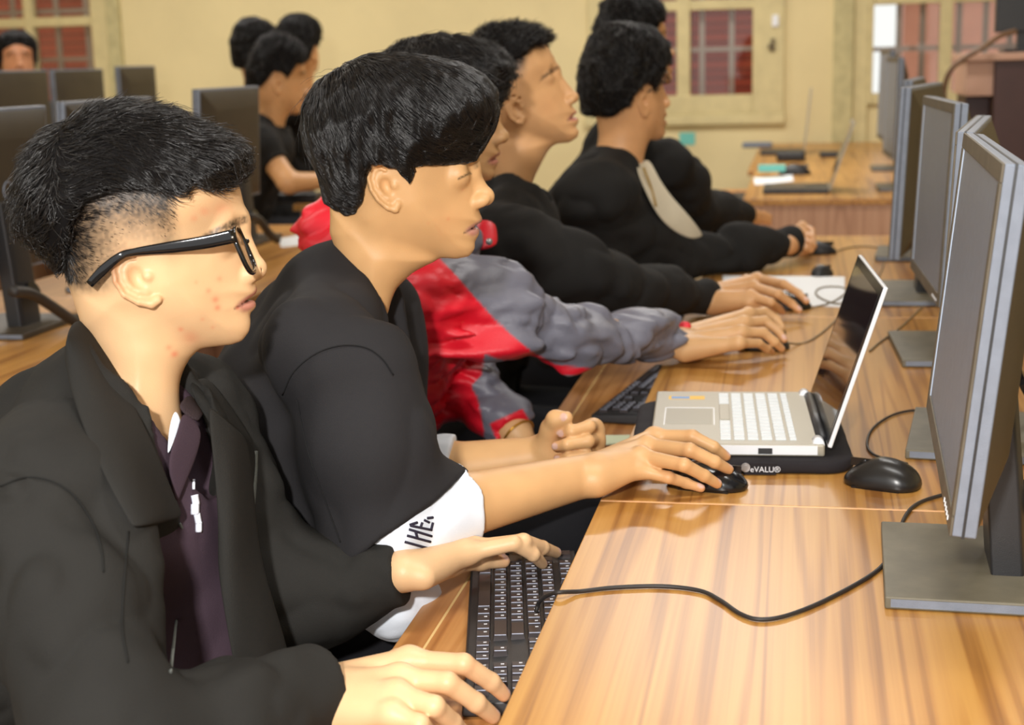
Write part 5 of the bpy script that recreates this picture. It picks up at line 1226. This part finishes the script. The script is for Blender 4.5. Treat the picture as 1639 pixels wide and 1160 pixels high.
def person4():
    fr = Frame(Wd(845, 175, 2.95), 7); Q = fr.px; L2 = fr.pxs; neck = Wd(815, 328, 2.98); fb, lb = body_axes(8)
    o = empty('person', (neck[0] - .2, neck[1], 0), 0, 'person with a high fade looking up, black jacket, hand on a mouse over white papers', 'person')
    head = L2([(877, 74), (887, 92), (892, 106), (894, 118), (898, 132), (905, 150), (911, 163), (917, 171), (925, 180), (918, 185), (927, 191), (925, 198), (921, 203), (927, 209), (925, 219), (912, 228), (892, 230), (868, 236), (830, 232), (795, 225), (775, 205), (758, 175), (749, 130), (756, 90), (776, 60), (810, 46), (845, 50), (866, 60)])
    neckp = L2([(770, 190), (772, 250), (785, 310), (830, 335), (846, 310), (857, 280), (872, 250), (880, 228), (840, 190)])
    ear = L2([(835, 170), (832, 155), (822, 149), (811, 152), (808, 164), (812, 178), (819, 190), (828, 197), (834, 197), (836, 190)], -.082)
    g = Geo(head=head, neck=neckp, ear=ear, chin=Q(924, 224), up=Q(806, 36), gl=Q(892, 106), na=Q(894, 120), nt=Q(925, 152), sn=Q(914, 167), st=Q(920, 185), eye=Q(877, 122)); G['p4'] = g
    F = Field(); add_head(F, fr, g)
    S1 = Wd(822, 392, 2.80); E1 = Wd(985, 462, 2.92); W1_ = Wz(1140, 478, .778); S2 = neck + lb * .18 - ZV * .06; E2 = S2 + fb * .12 - ZV * .25
    F.chain([S1, E1], [.048, .041], .02); F.cone(E1, W1_, .040, .0275, .02)
    A = [Wz(1212, 446, .806), Wz(1254, 454, .806), Wz(1278, 469, .790), Wz(1291, 482, .778)]; B = [Wz(1206, 459, .806), Wz(1246, 471, .802), Wz(1267, 486, .780), Wz(1279, 496, .768)]
    C = [Wz(1202, 474, .796), Wz(1234, 484, .788), Wz(1246, 493, .770), Wz(1252, 499, .760)]; D = [Wz(1198, 484, .784), Wz(1220, 491, .774), Wz(1232, 497, .762), Wz(1238, 501, .754)]
    add_hand(F, W1_ + np.array([.006, 0, 0]), [A, B, C, D], rw=.026, scale=1.05); F.chain([W1_ + np.array([.02, .02, -.006]), Wz(1195, 450, .775), Wz(1230, 452, .770), Wz(1255, 460, .768)], [.018, .014, .011, .008], .01)
    pelvis = neck - fb * .16 - ZV * (neck[2] - .56); torso(F, neck, fb, lb, pelvis, grow_=-.03)
    hp = L2([(752, 75), (760, 54), (780, 41), (821, 34), (855, 38), (879, 50), (884, 58), (872, 69, -.02), (848, 74, -.05), (838, 91, -.07), (815, 98, -.07), (792, 105, -.07), (778, 128, -.065), (772, 165, -.04), (764, 180), (752, 160), (745, 120)])
    outer = L2([(745, 120), (752, 75), (760, 54), (780, 41), (821, 34), (855, 38), (879, 50), (886, 60), (890, 90), (905, 150), (925, 220), (890, 232), (800, 228), (758, 180)]); g.hp, g.outer = hp, outer
    fm = Map2(hp, blur=2, pad=.12)
    field_obj('body', F, .0026, M_skin, o, skin_colour(fr, g, lin(206, 158, 110), fade=dict(map=fm, len=.042, x0=Q(835, 100)[0], x1=Q(852, 100)[0], zb=Q(815, 185)[1]), red=[(J[3], .013, .3) for J in (A, B, C)], nails=[nail(J, (0, -.4, 1)) for J in (A, B, C)])); add_eyes(fr, g, o)
    cap, HF, HV = hair_cap(fr, g, outer, hp, .012, parent=o, vox=.0035, disp=lambda P: .005 * noise3(P, 55.0))
    fl = lambda P: unit(np.stack([.5 + 4 * fr.L(P)[:, 0], fr.L(P)[:, 1] * 6, .5 + 0 * P[:, 0]], 1)) @ fr.A
    N = 3500; st = HV[rng.choice(len(HV), N)]; hair_curves('hair_strands', grow(HF, st, fl, rng.uniform(.010, .024, N), 5, lift=.5, off=0, jit=.3, conform=False), np.full(N, .0005), M_strand, cap)
    J = Field(); torso(J, neck, fb, lb, pelvis, grow_=.024, k=.06); J.cone(neck - ZV * .08, neck + ZV * .005, .10, .078, .03)
    J.chain([S1, (S1 + E1) / 2, E1], [.078, .074, .066], .035); J.chain([E1, E1 + (W1_ - E1) * .5, W1_], [.066, .052, .038], .03); J.chain([S2, E2], [.07, .06], .03)
    J.disp = wrinkle(.007, 8, 18); J.amp = .014; va = nrm(W1_ - E1); J.cone(neck + ZV * .12 + fb * .03, neck - ZV * .02 + fb * .035, .066, .05, .008, '-')
    J.add(lambda P: np.maximum(.002 - (P - W1_) @ va, np.linalg.norm(P - W1_, axis=1) - .08), W1_, .09, .003, '-')
    field_obj('jacket', J, .0052, M_blackcloth, o)
    T = Field(); an = trousers(T, pelvis - ZV * .03, fb, lb, .10, .46, r=.09); T.ball(pelvis - ZV * .03, .14, .05); field_obj('trousers', T, .010, M_trouser, o); shoes(o, an, fb)
    stool(pelvis[0], pelvis[1], 'stool under the youth looking up')
def g4_hair():
    fr = Frame(Wd(845, 175, 2.95), 7)
    return fr.pxs([(884, 74), (874, 48), (842, 30), (805, 26), (768, 37), (743, 68), (734, 120), (741, 170), (757, 208), (774, 212, -.03), (786, 196, -.06), (792, 172, -.07), (801, 146, -.07), (818, 137, -.07), (834, 143, -.07), (841, 152, -.07), (846, 128, -.065), (856, 100), (872, 92)]), fr.pxs([(886, 74), (875, 47), (842, 29), (805, 25), (768, 36), (742, 68), (733, 120), (740, 172), (758, 215), (800, 235), (890, 232), (925, 218), (905, 150), (893, 105)])
def seated(label, head_px, d, az, tilt, neck_px, nd, baz, scale=1.0, cloth=None, clothname='black_top', arms=(), lean=.16, skin=(200, 150, 102), hairx=.014, vox=.0045, strands=1400, hairlen=(.015, .03), stool_label=None, bare=False, collar=True, glasses=False, fringe=0.0, sw=.18, zseat=.56):
    g = G['p4'].scaled(scale); hp, outer = g4_hair(); hp = hp * scale; outer = outer * scale; fr = Frame(Wd(*head_px, d), az, tilt)
    neck = Wd(*neck_px, nd); fb, lb = body_axes(baz); o = empty('person', (neck[0] - .1, neck[1], 0), 0, label, 'person')
    F = Field(); gn = g.neck; g.neck = None; add_head(F, fr, g, eyes=False, detail=False); F.cone(neck - ZV * .03, fr.W(-.015, 0, -.045), .062, .056, .03)
    J = Field(); pelvis = neck - fb * lean - ZV * (neck[2] - zseat); torso(F, neck, fb, lb, pelvis, sw=sw, grow_=-.03); torso(J, neck, fb, lb, pelvis, sw=sw, grow_=.02, k=.06)
    if collar: J.cone(neck - ZV * .08, neck - ZV * .005, .098, .074, .03)
    for a in arms:
        S, E, W_ = a['S'], a['E'], a['W']; F.chain([S, E], [.048, .041], .02); F.cone(E, W_, .040, .028, .02); v = nrm(W_ - E)
        if a.get('short'):
            e = S + (E - S) * a['short']; J.chain([S, e], [.072, .066], .03); vs = nrm(E - S); J.add(lambda P, e=e, vs=vs: np.maximum(-(P - e) @ vs, np.linalg.norm(P - e, axis=1) - .09), e, .1, .003, '-')
        else:
            J.chain([S, (S + E) / 2, E], [.078, .072, .063], .035); J.chain([E, E + (W_ - E) * .5, W_], [.063, .054, .042], .03); J.add(lambda P, W_=W_, v=v: np.maximum(.018 - (P - W_) @ v, np.linalg.norm(P - W_, axis=1) - .09), W_, .1, .003, '-')
        if 'hand' in a: add_hand(F, W_, a['hand'], rw=.026, thumb=a.get('thumb'), scale=1.05)
    J.disp = wrinkle(.007, 7, 16); J.amp = .014; J.cone(neck + ZV * .12 + fb * .03, neck - ZV * .02 + fb * .035, .066, .05, .008, '-')
    field_obj('body', F, vox, M_skin, o, skin_colour(fr, g, lin(*skin)))
    cap, HF, HV = hair_cap(fr, g, outer, hp, hairx, parent=o, vox=vox * 1.1, wpow=(.3, .62), disp=lambda P: .003 * noise3(P, 40.0))
    fl = lambda P: unit(np.stack([.3 + 6 * fr.L(P)[:, 0], fr.L(P)[:, 1] * 6, .1 - 3 * np.abs(fr.L(P)[:, 1])], 1)) @ fr.A
    st = HV[rng.choice(len(HV), strands)]; hair_curves('hair_strands', grow(HF, st, fl, rng.uniform(*hairlen, strands), 5, lift=.12, off=0, jit=.2, conform=False), np.full(strands, .0007), M_strand, cap)
    jk = field_obj(clothname, J, vox * 1.5, cloth or M_blackcloth, o)
    T = Field(); an = trousers(T, pelvis - ZV * .03, fb, lb, .10, .44, r=.09); T.ball(pelvis - ZV * .03, .14, .05); field_obj('trousers', T, .012, M_trouser, o); shoes(o, an, fb)
    stool(pelvis[0], pelvis[1], stool_label)
    return o, fr, g, F, J, jk, neck, fb, lb
def rest():
    W5 = Wz(1264, 388, .80)
    fist = [[Wz(1284, 362, .815), Wz(1299, 368, .81), Wz(1302, 385, .79), Wz(1290, 392, .785)], [Wz(1284, 372, .812), Wz(1300, 380, .805), Wz(1302, 394, .785), Wz(1288, 398, .78)], [Wz(1282, 382, .80), Wz(1297, 390, .795), Wz(1298, 400, .778), Wz(1284, 403, .775)], [Wz(1278, 390, .79), Wz(1290, 398, .785), Wz(1290, 404, .772), Wz(1280, 406, .77)]]
    o, fr, g, F, J, jk, neck, fb, lb = seated('person with black hair and thin glasses seen from behind, open black jacket over cream tee', (1013, 168), 3.6, 43, -12, (985, 268), 3.62, 4, 1.07, clothname='jacket',
        arms=[dict(S=Wd(945, 312, 3.48), E=Wd(1085, 412, 3.72), W=W5, hand=fist)], vox=.0036, strands=3000, hairx=.018, skin=(206, 154, 106), stool_label='stool under the youth with thin glasses', lean=.14)
    JB = Field(); JB.ops = J.ops
    def H(x, y, l): p = hit(JB, x, y, 2.5, lift=l); return p if p is not None else Wd(x, y, 3.6)
    sheet('tee_front', [[H(x, y, l) for x, y, l in r] for r in ([(1014, 262, .004), (1030, 300, .010), (1050, 345, .012), (1078, 372, .012), (1108, 384, .010)], [(1028, 256, .008), (1044, 292, .014), (1066, 328, .016), (1094, 352, .016), (1122, 380, .012)], [(1040, 252, .012), (1054, 285, .018), (1076, 316, .020), (1104, 345, .018), (1128, 378, .014)])], M_cream, o, .006)
    ribbon('tee_cord', JB, [(1030, 268), (1042, 300), (1050, 330)], .006, mat('ochre_cord', lin(150, 120, 60), .8, .2), o, .02)
    gl = tag(empty('glasses', fr.W(*[g.eye[0], 0, g.eye[1]])), 'thin dark-rimmed glasses on the person with a cream tee', 'glasses')
    for s in (-1, 1):
        e = np.asarray(g.eye) + g.f * .022; c = lambda a, y, b: fr.W(*(lambda p: (p[0], y, p[1]))(e + g.f * a + g.u * b))
        R = [c(-.012 * abs(math.cos(t)), s * (.034 + .024 * math.cos(t)), .016 * math.sin(t)) for t in np.linspace(0, 2 * PI, 25)]
        b = bmesh.new(); tube(b, R, .0018, 6, cap=False); world_child('rim', b, M_frameglass, gl)
        b = bmesh.new(); vs = [b.verts.new(Vector(p)) for p in R[:-1]]; b.faces.new(vs); world_child('lens', b, M_lens, gl, smooth=False)
        b = bmesh.new(); tube(b, [c(-.010, s * .060, .006), c(-.05, s * .078, .004), c(-.10, s * .082, .0)], .0016, 6); world_child('temple', b, M_frameglass, gl)
    b = bmesh.new(); tube(b, [c(0, -.010, .006), c(.003, 0, .008), c(0, .010, .006)], .0016, 6); world_child('bridge', b, M_frameglass, gl)
    seated('person in black whose head shows just behind the one with thin glasses', (1025, 92), 4.25, 30, -6, (1010, 195), 4.28, 2, 1.04, arms=[dict(S=Wd(1070, 262, 4.15), E=Wd(1118, 335, 4.35), W=Wd(1196, 345, 4.5), hand=[[Wd(1206, 342 + k * 4, 4.5), Wd(1222, 342 + k * 4, 4.52), Wd(1232, 346 + k * 4, 4.53)] for k in range(4)])], stool_label='stool of the last student in the near row', lean=.12)
    seated('person in a black short-sleeved tee leaning on the left desk, bare forearm', (448, 140), 5.75, 30, -24, (428, 205), 5.8, 20, 1.12, clothname='tee', arms=[dict(S=Wd(428, 245, 5.65), E=Wd(462, 292, 5.6), W=Wd(540, 288, 5.75), short=.45, hand=[[Wd(556, 286 + k * 3, 5.75), Wd(570, 288 + k * 3, 5.76), Wd(578, 292 + k * 3, 5.76)] for k in range(4)])], stool_label='stool under the leaning boy', lean=.22)
    seated('person beyond the leaning boy, black hair and nape just above a monitor', (418, 98), 6.6, 38, -8, (410, 165), 6.65, 20, 1.05, stool_label='stool of the boy above the monitor', lean=.1)
    seated('person farthest along the left desk, only tall black hair showing', (486, 90), 7.15, 78, -5, (480, 163), 7.2, 20, 1.11, stool_label='stool of the boy with tall hair', lean=.1)
    seated('person by the left window, face to the nose above dark monitors', (30, 110), 7.0, -58, -4, (30, 175), 7.05, -50, 1.0, stool_label='stool under the boy at the left window', lean=.05, skin=(196, 136, 98))
person3(); person4(); rest()
# ================================================================ camera, light, exposure
cd = bpy.data.cameras.new('camera'); cam = bpy.data.objects.new('camera', cd); COL.objects.link(cam)
cam.matrix_world = Matrix((( *CR,), (*CU,), (*(-CF),))).transposed().to_4x4(); cam.location = Vector(CAM)
cd.sensor_width = 36; cd.lens = FPX / 1639 * 36; cd.clip_start = .05
cd.dof.use_dof = True; cd.dof.focus_distance = 1.62; cd.dof.aperture_fstop = 6.3
SC.camera = cam
w = bpy.data.worlds.new('world'); SC.world = w; w.use_nodes = True
w.node_tree.nodes['Background'].inputs['Color'].default_value = (1, .99, .97, 1); w.node_tree.nodes['Background'].inputs['Strength'].default_value = 1.15
def area(name, loc, target, sx, sy, power, col=(1, 1, 1)):
    l = bpy.data.lights.new(name, 'AREA'); l.shape = 'RECTANGLE'; l.size = sx; l.size_y = sy; l.energy = power; l.color = col
    o = bpy.data.objects.new(name, l); COL.objects.link(o); o.location = Vector(loc)
    o.rotation_euler = (Vector(target) - Vector(loc)).to_track_quat('-Z', 'Y').to_euler(); return o
fl = CAM - CR * .24 + CU * .28 - CF * .55
area('camera_flash', fl, CAM + CF * 2.2 + CU * .1, .10, .08, 58, (1, .97, .93))
for i, (x, y) in enumerate(((-3.2, 1.5), (-3.2, 5.0), (.4, 1.5), (.4, 5.0), (-3.7, 7.3), (-.5, 7.3))):
    area('ceiling_lamp', (x, y, ZC - .06), (x, y, 0), 1.3, .3, 34 if y < 7 else 64, (1, .985, .955))
SC.view_settings.view_transform = 'Standard'; SC.view_settings.look = 'None'; SC.view_settings.exposure = 0.0; SC.view_settings.gamma = 1.0
SC.view_settings.use_curve_mapping = False
SC.cycles.use_denoising = True; SC.cycles.max_bounces = 8; SC.cycles.transparent_max_bounces = 8
